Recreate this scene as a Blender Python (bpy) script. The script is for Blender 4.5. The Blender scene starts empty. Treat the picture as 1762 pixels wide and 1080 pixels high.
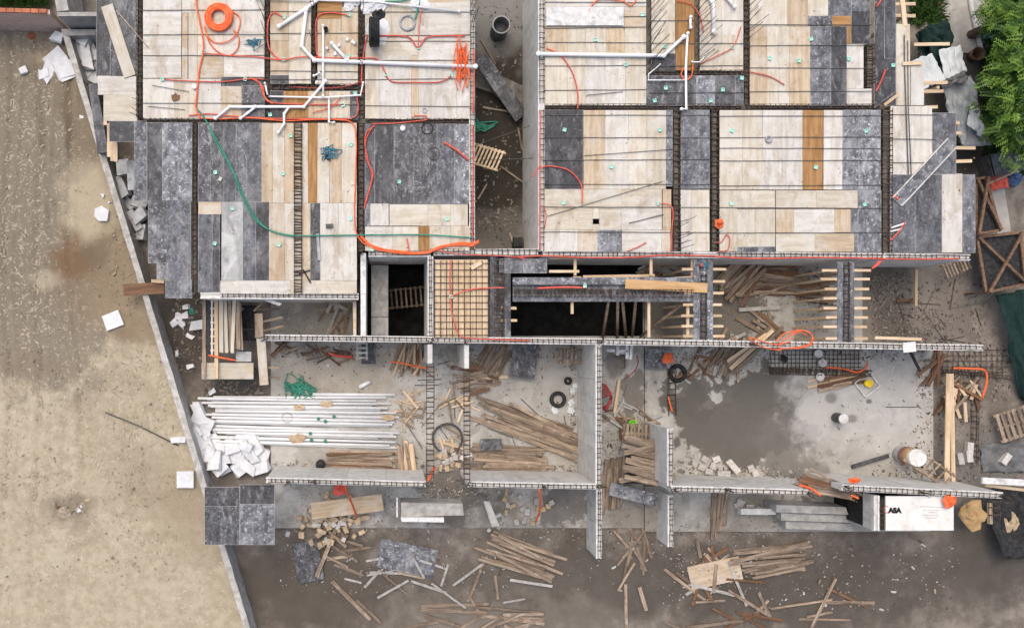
import bpy, bmesh, math, random
from mathutils import Vector, Matrix, noise
R = random.Random(7)
scene = bpy.context.scene
C = scene.collection
# ------------------------------------------------------------------ camera, sky, sun, exposure
CX, CY, FP, CAMZ = 660.0, 590.0, 1527.0, 30.25     # foot of the camera on the survey sheet, focal length, height
cam_d = bpy.data.cameras.new('camera'); cam = bpy.data.objects.new('camera', cam_d); C.objects.link(cam)
cam.location = (0, 0, CAMZ); cam.rotation_euler = (0, 0, 0)
cam_d.sensor_width = 36; cam_d.lens = FP / 1762 * 36
cam_d.shift_x = (881 - CX) / 1762; cam_d.shift_y = (CY - 540) / 1762
cam_d.clip_end = 2000; cam_d.clip_start = 0.1
scene.camera = cam
SUN_EL, SUN_AZ = math.radians(66), math.radians(-25)
w = bpy.data.worlds.new('World'); scene.world = w; w.use_nodes = True
nt = w.node_tree; bg = nt.nodes['Background']
sky = nt.nodes.new('ShaderNodeTexSky'); sky.sky_type = 'NISHITA'; sky.sun_disc = False
sky.sun_elevation = SUN_EL; sky.sun_rotation = SUN_AZ
sky.air_density = 1.0; sky.dust_density = 5.5; sky.ozone_density = 0.6
nt.links.new(sky.outputs[0], bg.inputs[0]); bg.inputs[1].default_value = 0.15
sd = bpy.data.lights.new('sun', 'SUN'); sd.energy = 0.75; sd.angle = math.radians(60); sd.color = (1, 0.98, 0.91)
sun = bpy.data.objects.new('sun', sd); C.objects.link(sun)
sun.rotation_euler = Vector((-math.sin(SUN_AZ) * -1 * math.cos(SUN_EL), math.cos(SUN_AZ) * math.cos(SUN_EL), math.sin(SUN_EL))).to_track_quat('Z', 'Y').to_euler()
scene.view_settings.view_transform = 'Standard'; scene.view_settings.look = 'None'
scene.view_settings.exposure = 0.37; scene.view_settings.gamma = 1.0
scene.view_settings.use_curve_mapping = False

# ------------------------------------------------------------------ survey: plan coordinates -> metres
T = 2.75                                           # level of the formwork deck
def sc(z): return FP / (CAMZ - z)
def P(x, y, z):
    s = sc(z); return Vector(((x - CX) / s, (CY - y) / s, z))
def ln(px, z): return px / sc(z)

# ------------------------------------------------------------------ materials
def mat(name, c1, c2, scale=6, stretch=(1, 1, 1), rough=0.85, blotch=None, speck=None, var=0.08, bump=0.25, bscale=45,
        world=False, patches=(), spec=0.3, lo=0.35, hi=0.65, metal=0.0, dustvar=None, wb=(), crumbs=None, late=()):
    m = bpy.data.materials.new(name); m.use_nodes = True
    N = m.node_tree.nodes; L = m.node_tree.links.new
    b = N['Principled BSDF']; b.inputs['Roughness'].default_value = rough
    b.inputs['Specular IOR Level'].default_value = spec; b.inputs['Metallic'].default_value = metal
    if world:
        g = N.new('ShaderNodeNewGeometry'); vec = g.outputs['Position']
    else:
        tc = N.new('ShaderNodeTexCoord'); oi = N.new('ShaderNodeObjectInfo')
        mu = N.new('ShaderNodeMath'); mu.operation = 'MULTIPLY'; mu.inputs[1].default_value = 91.7
        L(oi.outputs['Random'], mu.inputs[0])
        ad = N.new('ShaderNodeVectorMath'); ad.operation = 'ADD'
        L(tc.outputs['Object'], ad.inputs[0]); L(mu.outputs[0], ad.inputs[1]); vec = ad.outputs[0]
    def nz(s, st=(1, 1, 1), detail=6, dist=0.0, rough_=0.6):
        mp = N.new('ShaderNodeMapping'); mp.inputs['Scale'].default_value = st; L(vec, mp.inputs['Vector'])
        n = N.new('ShaderNodeTexNoise'); n.inputs['Scale'].default_value = s; n.inputs['Detail'].default_value = detail
        n.inputs['Distortion'].default_value = dist; n.inputs['Roughness'].default_value = rough_
        L(mp.outputs[0], n.inputs['Vector']); return n.outputs['Fac']
    def ramp(f, a, bb):
        r = N.new('ShaderNodeMapRange'); r.inputs[1].default_value = a; r.inputs[2].default_value = bb; r.clamp = True
        r.interpolation_type = 'SMOOTHSTEP'; L(f, r.inputs[0]); return r.outputs[0]
    def mix(f, a, bb):
        x = N.new('ShaderNodeMix'); x.data_type = 'RGBA'
        L(f, x.inputs[0])
        for v, k in ((a, 6), (bb, 7)):
            if isinstance(v, tuple): x.inputs[k].default_value = v + (1,)
            else: L(v, x.inputs[k])
        return x.outputs[2]
    def mul(f, k):
        x = N.new('ShaderNodeMath'); x.operation = 'MULTIPLY'; x.inputs[1].default_value = k; L(f, x.inputs[0]); return x.outputs[0]
    col = mix(ramp(nz(scale, stretch), lo, hi), c1, c2)
    for (bc, bs, t0, t1, amt) in (blotch or ()):
        f = mul(ramp(nz(bs, detail=5, dist=0.6), t0, t1), amt)
        if dustvar:
            dm = N.new('ShaderNodeMapRange'); dm.inputs[3].default_value, dm.inputs[4].default_value = dustvar; L(oi.outputs['Random'], dm.inputs[0])
            dx = N.new('ShaderNodeMath'); dx.operation = 'MULTIPLY'; dx.use_clamp = True; L(f, dx.inputs[0]); L(dm.outputs[0], dx.inputs[1]); f = dx.outputs[0]
        col = mix(f, col, bc)
    for (bc, bs, t0, t1, amt) in (speck or ()):
        col = mix(mul(ramp(nz(bs, detail=2), t0, t1), amt), col, bc)
    if wb:
        gg = N.new('ShaderNodeNewGeometry')
        for (bc, bs, st, t0, t1, amt) in wb:
            mp = N.new('ShaderNodeMapping'); mp.inputs['Scale'].default_value = st; L(gg.outputs['Position'], mp.inputs['Vector'])
            n_ = N.new('ShaderNodeTexNoise'); n_.inputs['Scale'].default_value = bs; n_.inputs['Detail'].default_value = 7; n_.inputs['Roughness'].default_value = .68; n_.inputs['Distortion'].default_value = .5
            L(mp.outputs[0], n_.inputs['Vector']); col = mix(mul(ramp(n_.outputs['Fac'], t0, t1), amt), col, bc)
    if crumbs:
        cc, cs, st, t0, t1, amt = crumbs
        col = mix(mul(ramp(nz(cs, st, detail=3, dist=2.5), t0, t1), amt), col, cc)
    def put_late():
        nonlocal col
        for (cc, cs, st, t0, t1, amt) in late: col = mix(mul(ramp(nz(cs, st, detail=3, dist=1.6, rough_=.55), t0, t1), amt), col, cc)
    if patches:
        dn = N.new('ShaderNodeTexNoise'); dn.inputs['Scale'].default_value = 1.1; dn.inputs['Detail'].default_value = 6
        dn.inputs['Roughness'].default_value = 0.62; L(vec, dn.inputs['Vector'])
        sb = N.new('ShaderNodeVectorMath'); sb.operation = 'SUBTRACT'; sb.inputs[1].default_value = (.5, .5, .5); L(dn.outputs['Color'], sb.inputs[0])
        for si, (px, py, rx, ry, rot, scol, amt, soft, wob, z) in enumerate(patches):
            if si == 2: put_late()
            p = P(px, py, z)
            s1 = N.new('ShaderNodeVectorMath'); s1.operation = 'SCALE'; s1.inputs[3].default_value = wob; L(sb.outputs[0], s1.inputs[0])
            a1 = N.new('ShaderNodeVectorMath'); a1.operation = 'ADD'; L(vec, a1.inputs[0]); L(s1.outputs[0], a1.inputs[1])
            mp = N.new('ShaderNodeMapping'); mp.vector_type = 'TEXTURE'; mp.inputs['Location'].default_value = (p.x, p.y, 0)
            mp.inputs['Rotation'].default_value = (0, 0, math.radians(rot)); mp.inputs['Scale'].default_value = (ln(rx, z), ln(ry, z), 60)
            L(a1.outputs[0], mp.inputs['Vector'])
            le = N.new('ShaderNodeVectorMath'); le.operation = 'LENGTH'; L(mp.outputs[0], le.inputs[0])
            col = mix(mul(ramp(le.outputs['Value'], 1.0 + soft, 1.0 - soft), amt), col, scol)
    if not world and var:
        hv = N.new('ShaderNodeHueSaturation'); mr = N.new('ShaderNodeMapRange')
        mr.inputs[3].default_value = 1 - var; mr.inputs[4].default_value = 1 + var
        L(oi.outputs['Random'], mr.inputs[0]); L(mr.outputs[0], hv.inputs['Value']); L(col, hv.inputs['Color']); col = hv.outputs[0]
    L(col, b.inputs['Base Color'])
    if bump:
        bp = N.new('ShaderNodeBump'); bp.inputs['Strength'].default_value = bump; bp.inputs['Distance'].default_value = 0.03
        L(nz(bscale, stretch, detail=5), bp.inputs['Height']); L(bp.outputs[0], b.inputs['Normal'])
    return m
GR = (0.12, 1, 1)
BLK = (0.05, 0.045, 0.04)
M = {}
M['w'] = mat('pale_plywood', (.49, .457, .40), (.61, .583, .525), 8, GR, blotch=[((.42, .36, .29), 2.2, .54, .72, .6), ((.68, .67, .645), 1.4, .50, .68, .65), ((.38, .33, .28), 6, .60, .72, .45)], speck=[(BLK, 26, .70, .74, .5), ((.3, .22, .15), 9, .68, .76, .5)], wb=[((.59, .57, .515), .9, (1, 1, 1), .47, .66, .6), ((.36, .275, .19), 1.5, (1, .35, 1), .54, .68, .6), ((.42, .39, .35), 2.4, (1, .5, 1), .54, .68, .5), ((.22, .18, .14), 6, (1, .6, 1), .61, .71, .5), ((.66, .65, .62), 8, (1, .7, 1), .60, .70, .4)], var=.06)
M['c'] = mat('cream_plywood', (.48, .42, .325), (.59, .54, .435), 8, GR, blotch=[((.42, .31, .20), 1.9, .54, .72, .6), ((.64, .615, .565), 1.3, .48, .68, .65), ((.38, .30, .22), 6, .60, .72, .4)], speck=[(BLK, 24, .70, .74, .45)], wb=[((.59, .57, .515), .9, (1, 1, 1), .47, .66, .6), ((.36, .275, .19), 1.5, (1, .35, 1), .54, .68, .6), ((.42, .39, .35), 2.4, (1, .5, 1), .54, .68, .5), ((.22, .18, .14), 6, (1, .6, 1), .61, .71, .5), ((.66, .65, .62), 8, (1, .7, 1), .60, .70, .4)], var=.06)
M['t'] = mat('tan_plywood', (.42, .32, .21), (.55, .44, .31), 9, GR, blotch=[((.30, .18, .09), 1.7, .55, .72, .5), ((.60, .53, .42), 1.3, .54, .7, .5)], speck=[(BLK, 24, .71, .75, .4)], wb=[((.59, .57, .515), .9, (1, 1, 1), .47, .66, .6), ((.36, .275, .19), 1.5, (1, .35, 1), .54, .68, .6), ((.42, .39, .35), 2.4, (1, .5, 1), .54, .68, .5), ((.22, .18, .14), 6, (1, .6, 1), .61, .71, .5), ((.66, .65, .62), 8, (1, .7, 1), .60, .70, .4)], var=.06)
M['o'] = mat('orange_plywood', (.28, .145, .05), (.40, .23, .10), 12, GR, blotch=[((.2, .1, .04), 2, .55, .75, .5)], speck=[(BLK, 24, .71, .75, .3)], var=.1)
M['d'] = mat('dark_film_plywood', (.036, .036, .040), (.080, .080, .086), 6, (.5, 1, 1), rough=.55, blotch=[((.20, .207, .222), 2.6, .50, .70, .6), ((.36, .372, .395), 11, .56, .70, .7), ((.035, .037, .045), 3.5, .58, .72, .6)], speck=[((.5, .5, .5), 30, .68, .73, .7)], wb=[((.32, .322, .325), 1.3, (1, .5, 1), .50, .68, .5), ((.46, .46, .455), 5.5, (1, .4, 1), .53, .74, .6), ((.022, .022, .025), 2.2, (1, .5, 1), .55, .70, .65), ((.60, .60, .59), 13, (1, .7, 1), .62, .70, .6)], dustvar=(.1, 1.25), var=.3, bump=.12)
M['e'] = mat('dusty_film_plywood', (.060, .063, .072), (.13, .135, .15), 5, (.4, 1, 1), rough=.6, blotch=[((.27, .28, .30), 2.4, .46, .70, .7), ((.45, .46, .48), 10, .53, .68, .75)], speck=[((.6, .6, .6), 30, .66, .72, .7), ((.03, .03, .035), 5, .62, .72, .6)], wb=[((.32, .322, .325), 1.3, (1, .5, 1), .50, .68, .5), ((.46, .46, .455), 5.5, (1, .4, 1), .53, .74, .6), ((.022, .022, .025), 2.2, (1, .5, 1), .55, .70, .65), ((.60, .60, .59), 13, (1, .7, 1), .62, .70, .6)], dustvar=(.35, 1.35), var=.25, bump=.15)
M['g'] = mat('cement_dusted_plywood', (.30, .30, .29), (.46, .455, .44), 4, (.4, 1, 1), blotch=[((.62, .62, .60), 2, .5, .7, .7), ((.12, .12, .13), 3, .58, .72, .6)], var=.1)
M['batten'] = mat('new_timber', (.50, .36, .22), (.66, .52, .36), 10, GR, blotch=[((.45, .28, .15), 3, .58, .75, .5)], var=.12)
M['pine'] = mat('orange_pine', (.46, .28, .13), (.56, .37, .19), 9, GR, blotch=[((.36, .2, .09), 2, .56, .72, .5)], var=.06)
M['plank'] = mat('weathered_timber', (.17, .125, .09), (.34, .265, .195), 11, GR, blotch=[((.10, .06, .035), 3, .55, .7, .6), ((.46, .42, .36), 3.3, .58, .72, .6)], var=.32)
M['brown'] = mat('red_brown_timber', (.11, .055, .028), (.20, .105, .055), 8, GR, blotch=[((.07, .04, .025), 3, .55, .7, .6)], rough=.6, var=.15)
M['conc'] = mat('grey_concrete', (.30, .29, .27), (.43, .415, .385), 4, blotch=[((.52, .51, .48), 1.2, .52, .72, .6), ((.20, .185, .165), 1.7, .56, .72, .6)], speck=[((.15, .14, .12), 18, .68, .75, .5)], var=.08)
M['wall'] = mat('pale_concrete', (.52, .51, .48), (.64, .63, .595), 3, blotch=[((.30, .285, .26), 1.5, .56, .74, .55), ((.64, .63, .60), 1.1, .52, .7, .5)], speck=[((.2, .18, .16), 14, .70, .76, .5)], wb=[((.36, .34, .31), 2.2, (1, 1, .25), .54, .70, .6), ((.70, .69, .66), 1.2, (1, 1, .6), .52, .68, .6), ((.20, .18, .16), 6, (1, 1, .4), .64, .74, .5)], var=.07)
M['bwall'] = mat('rough_plaster', (.36, .345, .315), (.50, .485, .45), 5, blotch=[((.25, .23, .195), 1.3, .52, .68, .65), ((.62, .61, .58), 2.2, .54, .68, .6)], speck=[((.16, .14, .12), 12, .64, .72, .5)], bump=.5, bscale=20)
M['rim'] = mat('white_edge_board', (.60, .595, .57), (.74, .735, .71), 6, blotch=[((.33, .31, .28), 3, .53, .68, .65), ((.2, .18, .16), 7, .60, .70, .5)], var=.06)
M['dconc'] = mat('damp_shaded_concrete', (.10, .09, .075), (.17, .155, .135), 3, blotch=[((.26, .25, .23), 1.2, .55, .7, .7), ((.06, .05, .04), 2, .55, .7, .6)], var=.1)
M['pit'] = mat('shade_black_concrete', (.012, .012, .013), (.03, .029, .028), 3, var=.1)  # near black to paint the deep shade of pits and openings
M['rebar'] = mat('rusty_rebar', (.045, .035, .029), (.125, .085, .06), 7, rough=.75, var=.25, bump=.1)
M['rod'] = mat('grey_steel_rod', (.07, .065, .06), (.13, .12, .11), 12, rough=.6, var=.2, bump=0)
M['pvc'] = mat('white_pvc', (.76, .76, .755), (.84, .84, .83), 3, rough=.35, spec=.5, blotch=[((.6, .58, .54), 2.5, .62, .75, .5)], var=.03, bump=0)
M['eps'] = mat('white_foam', (.60, .61, .62), (.72, .725, .73), 5, rough=.9, blotch=[((.6, .59, .57), 2, .6, .75, .5)], var=.04, bump=.15)
M['geps'] = mat('dirty_grey_foam', (.36, .37, .37), (.52, .53, .53), 4, blotch=[((.22, .21, .2), 2.2, .56, .7, .6)], var=.12)
M['orange'] = mat('orange_conduit', (.72, .10, .025), (.80, .18, .06), 6, rough=.5, var=.10, bump=0)
M['red'] = mat('red_conduit', (.60, .075, .05), (.70, .14, .095), 6, rough=.5, var=.15, bump=0)
M['dred'] = mat('dull_red_hose', (.26, .035, .03), (.38, .07, .055), 6, rough=.55, var=.15, bump=0)
M['green'] = mat('green_hose', (.03, .20, .135), (.05, .27, .19), 6, rough=.5, var=.1, bump=0)
M['mint'] = mat('mint_plastic', (.36, .72, .60), (.48, .80, .69), 6, rough=.5, var=.08, bump=0)
M['teal'] = mat('teal_cable', (.02, .11, .16), (.04, .2, .27), 6, rough=.5, var=.2, bump=0)
M['black'] = mat('black_rubber', (.012, .012, .013), (.03, .03, .031), 8, rough=.6, blotch=[((.11, .105, .1), 4, .6, .72, .6)], var=.2)
M['dgrey'] = mat('dark_grey_plastic', (.05, .05, .052), (.09, .09, .092), 6, rough=.5, var=.1)
M['steel'] = mat('grey_steel', (.30, .31, .32), (.45, .46, .47), 6, rough=.5, var=.1)
M['brick'] = mat('red_brick', (.36, .12, .06), (.46, .18, .10), 10, blotch=[((.5, .38, .3), 4, .58, .7, .5)], var=.2)
M['block'] = mat('cement_block', (.42, .395, .365), (.56, .53, .49), 9, blotch=[((.36, .30, .25), 3, .55, .7, .5)], var=.15)
M['yblock'] = mat('tan_block', (.40, .29, .17), (.55, .43, .29), 9, blotch=[((.55, .5, .42), 3, .55, .7, .5)], var=.2)
M['tarp'] = mat('silver_tarp', (.28, .30, .31), (.40, .42, .43), 3, rough=.5, spec=.4, var=.06, bump=.1)
M['wtarp'] = mat('white_tarp', (.56, .60, .61), (.68, .71, .72), 3, rough=.6, var=.04, bump=.1)
M['gtarp'] = mat('dark_green_mesh_cloth', (.006, .022, .020), (.011, .035, .030), 6, rough=.85, var=.06, bump=.1)
M['dtarp'] = mat('dark_grey_tarp', (.09, .09, .09), (.16, .16, .16), 4, rough=.7, var=.1)
M['rust'] = mat('rusty_steel_angle', (.11, .065, .04), (.21, .13, .085), 9, rough=.8, var=.15)
M['mesh'] = mat('black_mesh_sheet', (.018, .018, .019), (.04, .04, .041), 8, rough=.9, speck=[((.3, .3, .3), 22, .68, .73, .6)], var=.1)
M['leaf'] = mat('leaf', (.020, .060, .010), (.15, .26, .035), 2.2, rough=.55, var=.1, bump=0, lo=.36, hi=.66)
M['bark'] = mat('bark', (.09, .065, .045), (.17, .13, .09), 8, rough=.9)
M['lime'] = mat('lime_plastic', (.20, .62, .04), (.28, .70, .07), 6, rough=.4, bump=0)
M['yellow'] = mat('yellow_plastic', (.75, .55, .02), (.82, .64, .05), 6, rough=.4, bump=0)
M['blue'] = mat('blue_plastic', (.05, .09, .19), (.10, .17, .32), 4, rough=.5)
M['ink'] = mat('black_ink', (.012, .012, .012), (.02, .02, .02), 5, bump=0, var=0)
M['inkgrey'] = mat('grey_ink', (.30, .29, .28), (.40, .39, .38), 30, bump=0, var=0)
M['inkred'] = mat('red_ink', (.55, .10, .09), (.65, .2, .18), 30, bump=0, var=0)
M['sign'] = mat('white_printed_board', (.70, .68, .64), (.78, .765, .73), 3, blotch=[((.6, .55, .48), 1.4, .50, .70, .7), ((.5, .47, .42), 5, .58, .70, .5)], bump=.2)
M['maroon'] = mat('maroon_band', (.22, .10, .10), (.3, .15, .14), 5)
M['ochre'] = mat('ochre_band', (.42, .26, .11), (.5, .34, .17), 5)
DK = (.085, .060, .036)
sand_st = [(40, 300, 190, 300, 8, (.185, .158, .118), .9, .35, 2.5, .3), (75, 560, 120, 110, -12, (.20, .168, .124), .8, .3, 5, .3), (230, 460, 120, 105, 20, (.225, .165, .10), .7, .45, 1.8, .3), (128, 445, 36, 40, 0, (.165, .10, .052), .8, .35, 1.2, .3), (168, 425, 24, 40, -25, (.155, .12, .078), .75, .4, 1.2, .3),
           (180, 200, 60, 150, 18, (.19, .145, .09), .65, .5, 1.8, .3), (118, 200, 8, 110, 3, (.10, .075, .045), .6, .8, 1.0, .3), (60, 150, 6, 120, 2, (.14, .11, .075), .4, .8, 1.0, .3),
           (235, 570, 36, 24, 0, (.19, .135, .08), .6, .4, 1.1, .3), (60, 625, 66, 22, -6, (.22, .18, .13), .75, .35, 1.4, .3), (150, 350, 46, 66, 8, (.45, .38, .265), .75, .45, 1.6, .3), (80, 480, 26, 16, 0, (.42, .36, .26), .6, .5, 1.0, .3),
           (120, 872, 42, 26, 0, (.15, .12, .085), .65, .6, 1.6, .3), (330, 890, 60, 70, 0, (.27, .215, .145), .5, .5, 1.5, .3), (250, 830, 60, 50, 0, (.30, .24, .165), .45, .5, 1.5, .3), (70, 98, 20, 16, 0, (.36, .29, .19), .6, .5, 1, .3), (55, 62, 8, 7, 0, (.3, .1, .05), .8, .4, .2, .3)]
M['sand'] = mat('sandy_soil', (.355, .302, .212), (.44, .38, .278), 3, world=True, rough=.95, blotch=[((.30, .25, .175), .5, .48, .66, .6), ((.46, .405, .305), .8, .52, .68, .5)],
                speck=[((.16, .125, .085), 8, .64, .74, .5)], late=[((.50, .435, .33), 6.5, (1, 1, 1), .575, .64, .62), ((.17, .135, .095), 3.2, (1, 1, 1), .64, .72, .45)], patches=sand_st, bump=.7, bscale=11)
floor_stain_shade = [(1150, 530, 44, 70, 0, (.10, .088, .072), .85, .3, 3, 0), (1275, 722, 118, 80, 4, (.125, .115, .10), .92, .07, 6.0, 0), (1185, 690, 44, 36, 0, (.125, .115, .10), .9, .08, 4.0, 0), (1320, 670, 60, 44, 10, (.125, .115, .10), .92, .08, 6.0, 0), (1365, 795, 55, 45, 0, (.15, .138, .12), .85, .25, 6.0, 0), (1230, 730, 90, 50, -10, (.09, .08, .068), .45, .6, 6, 0), (1420, 740, 34, 50, 0, (.2, .185, .16), .5, .7, 6, 0), (1405, 665, 50, 36, 10, (.2, .185, .165), .5, .6, 2.2, 0), (1470, 800, 70, 26, 0, (.24, .215, .18), .5, .7, 5, 0), (620, 800, 120, 24, 0, (.26, .24, .205), .5, .6, 1.5, 0), (920, 650, 90, 60, 0, (.36, .34, .31), .5, .6, 5, 0), (900, 780, 90, 50, 0, (.27, .24, .20), .45, .6, 5, 0), (600, 960, 140, 60, 0, (.16, .14, .12), .7, .5, 6, 0), (900, 960, 140, 70, 0, (.17, .15, .125), .7, .5, 6, 0), (1300, 970, 150, 60, 0, (.18, .16, .135), .7, .5, 6, 0), (700, 1060, 300, 46, 0, (.17, .15, .12), .75, .5, 6, 0), (1300, 1070, 260, 40, 0, (.17, .15, .12), .75, .5, 6, 0), (1090, 960, 50, 140, 0, (.16, .14, .115), .7, .5, 5, 0),  # first entry paints the shade beside the pit into the floor colour
            (1265, 540, 62, 50, 0, (.11, .095, .075), .85, .15, 3.5, 0), (1090, 690, 22, 52, -8, (.15, .13, .11), .85, .12, 2.5, 0), (1060, 625, 18, 24, 0, (.19, .16, .13), .8, .3, .5, 0), (590, 640, 120, 50, 0, (.40, .335, .24), .5, .6, 1.5, 0),
            (720, 680, 40, 60, 0, (.50, .49, .46), .5, .6, 4, 0), (780, 850, 60, 60, 20, (.13, .11, .09), .85, .3, 4, 0), (965, 870, 40, 42, 0, (.12, .11, .10), .8, .15, 3.5, 0), (1280, 880, 60, 36, 0, (.2, .175, .14), .6, .4, 1, 0),
            (1500, 700, 110, 90, 0, (.46, .45, .43), .5, .6, 1.6, 0), (1395, 700, 40, 70, 10, (.5, .49, .47), .5, .5, 4, 0), (1300, 460, 90, 40, 0, (.16, .13, .10), .7, .5, 4, 0), (540, 560, 90, 40, 0, (.2, .185, .165), .7, .5, 4, 0),
            (1460, 570, 60, 40, 0, (.26, .25, .23), .5, .5, 4, 0), (1430, 685, 10, 9, 0, (.14, .13, .115), .7, .4, .2, 0), (1495, 690, 5, 4, 0, (.1, .09, .085), .8, .4, .1, 0), (1466, 720, 9, 7, 0, (.15, .14, .12), .7, .4, .2, 0)]
M['floor'] = mat('floor_concrete', (.335, .32, .285), (.435, .42, .38), 2.0, world=True, blotch=[((.52, .505, .475), .8, .48, .64, .7), ((.25, .23, .195), 1.3, .54, .68, .65), ((.27, .245, .21), 4, .57, .70, .5), ((.50, .485, .455), 3, .60, .72, .5)], speck=[((.16, .14, .12), 11, .67, .74, .55), ((.52, .5, .47), 15, .68, .75, .5)], patches=floor_stain_shade, bump=.35, bscale=20)
dirt_stain_shade = [(560, 1010, 190, 90, 0, (.075, .063, .05), .85, .5, 4, -.1), (1000, 1000, 260, 80, 0, (.085, .073, .06), .85, .5, 4, -.1), (1400, 1010, 260, 90, 0, (.07, .06, .05), .85, .5, 4, -.1), (1720, 960, 90, 90, 0, (.06, .053, .045), .8, .5, 3, -.1), (860, 1060, 200, 40, 0, (.2, .175, .145), .5, .5, 4, -.1), (1660, 170, 60, 150, 0, (.05, .042, .034), .85, .4, 2, -.1), (860, 235, 80, 170, 0, (.028, .023, .017), .93, .3, 2.5, -.5), (860, 395, 50, 36, 0, (.14, .13, .115), .7, .3, 1, -.5), (862, 40, 60, 55, 0, (.20, .195, .18), .8, .3, 1, -.5), (1530, 500, 50, 60, 0, (.10, .09, .08), .7, .5, 1.2, -.1), (1560, 560, 50, 40, 0, (.075, .068, .06), .7, .4, 1.2, -.1),  # near-black passage entry: wet floor plus the shade of the gap painted in
           (1610, 500, 50, 70, -20, (.27, .235, .195), .7, .5, 1.4, -.1), (1640, 540, 30, 60, 10, (.15, .125, .11), .6, .5, 1, -.1), (320, 570, 50, 90, 0, (.055, .045, .035), .85, .4, 1.2, -.1), (415, 660, 60, 40, 0, (.06, .052, .045), .8, .4, 1, -.1), (1700, 790, 70, 60, 0, (.13, .125, .115), .7, .4, 1.2, -.1)]
M['dirt'] = mat('grey_dirt', (.165, .14, .115), (.255, .222, .185), 2.2, world=True, rough=.95, blotch=[((.12, .10, .083), .6, .5, .68, .7), ((.33, .295, .25), .8, .54, .7, .5)], speck=[((.07, .06, .05), 9, .66, .72, .6), ((.42, .40, .36), 13, .67, .73, .5)], patches=dirt_stain_shade, bump=.8, bscale=12)
M['clod'] = mat('grey_clod', (.17, .145, .12), (.26, .225, .19), 9)
M['dclod'] = mat('dark_clod', (.06, .052, .044), (.11, .095, .08), 9)
M['sclod'] = mat('sandy_clod', (.30, .25, .18), (.40, .345, .255), 9)
M['tsand'] = mat('pale_relief_sand', (.36, .31, .225), (.46, .40, .30), 9)  # lighter crumbs, their tone standing in for relief the soft light hides
M['brickface'] = mat('brick_wall_face', (.55, .40, .335), (.62, .47, .40), 4, world=True, blotch=[((.33, .27, .21), .8, .5, .7, .6)], crumbs=((.25, .14, .1), 5, (.3, 1, 3), .55, .65, .4))
M['path'] = mat('path_concrete', (.36, .335, .295), (.46, .435, .39), 2.5, world=True, blotch=[((.25, .225, .19), .7, .55, .72, .6)])
M['grass'] = mat('grass_blades', (.03, .075, .012), (.07, .14, .025), 6, bump=0)

# ------------------------------------------------------------------ object helpers
def tag(o, label=None, cat=None, group=None, kind=None):
    if label: o['label'] = label
    if cat: o['category'] = cat
    if group: o['group'] = group
    if kind: o['kind'] = kind
    elif cat: o['kind'] = 'thing'
    return o
def link(o, parent=None, loc=None):
    C.objects.link(o)
    if parent is not None:
        o.parent = parent
    if loc is not None: o.location = loc
    return o
def thing(name, loc, label, cat, group=None, rotz=0):
    o = bpy.data.objects.new(name, None); o.empty_display_size = .2; C.objects.link(o); o.location = loc; o.rotation_euler[2] = rotz
    return tag(o, label, cat, group)
def wloc(o): return o.location + (wloc(o.parent) if o.parent else Vector((0, 0, 0)))
def mesh_obj(name, verts, faces, m, parent=None, smooth=False, origin=None):
    """verts in world metres (or in the parent's frame when origin is False)"""
    vs = [Vector(v) for v in verts]
    if origin is None:
        o3 = Vector(((min(v.x for v in vs) + max(v.x for v in vs)) / 2, (min(v.y for v in vs) + max(v.y for v in vs)) / 2, min(v.z for v in vs)))
    elif origin is False: o3 = Vector((0, 0, 0))
    else: o3 = Vector(origin)
    me = bpy.data.meshes.new(name); me.from_pydata([v - o3 for v in vs], [], faces); me.materials.append(M[m] if isinstance(m, str) else m)
    if smooth: me.polygons.foreach_set('use_smooth', [True] * len(me.polygons))
    o = bpy.data.objects.new(name, me); C.objects.link(o)
    if parent is not None and origin is not False:
        o.parent = parent; o.location = o3 - wloc(parent)
    elif parent is not None: o.parent = parent
    else: o.location = o3
    return o
BF = [(0, 3, 2, 1), (4, 5, 6, 7), (0, 1, 5, 4), (1, 2, 6, 5), (2, 3, 7, 6), (3, 0, 4, 7)]
def bv(x0, y0, z0, x1, y1, z1): return [(x0, y0, z0), (x1, y0, z0), (x1, y1, z0), (x0, y1, z0), (x0, y0, z1), (x1, y0, z1), (x1, y1, z1), (x0, y1, z1)]
_bm = {}
def box_mesh(name, sx, sy, sz, m, rough=0.0):
    k = (round(sx, 2), round(sy, 3), round(sz, 3), m, rough, R.randint(0, 3) if rough else 0)
    if k not in _bm:
        me = bpy.data.meshes.new(name)
        v = [Vector(q) for q in bv(-sx / 2, -sy / 2, 0, sx / 2, sy / 2, sz)]
        if rough: v = [q + Vector((R.uniform(-1, 1) * rough * sx, R.uniform(-1, 1) * rough * sy, R.uniform(-1, 1) * rough * sz)) for q in v]
        me.from_pydata(v, [], BF); me.materials.append(M[m]); _bm[k] = me
    return _bm[k]
def box(name, c, sx, sy, sz, m, rz=0, parent=None, ry=0, rough=0.0, rx=0):
    """c: centre of the underside; long side along local x"""
    o = bpy.data.objects.new(name, box_mesh(name, sx, sy, sz, m, rough)); C.objects.link(o)
    c = Vector(c)
    if parent is not None: o.parent = parent; c = c - wloc(parent)
    o.location = c; o.rotation_euler = (rx, ry, rz); return o
def pbox(name, x0, y0, x1, y1, z0, z1, m, parent=None, gap=0.0):
    a, b = P(x0, y0, z1), P(x1, y1, z1)
    sx, sy = b.x - a.x - gap, a.y - b.y - gap
    c = Vector(((a.x + b.x) / 2, (a.y + b.y) / 2, z0))
    if sy > sx: return box(name, c, sy, sx, z1 - z0, m, math.pi / 2, parent)
    return box(name, c, sx, sy, z1 - z0, m, 0, parent)
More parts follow.
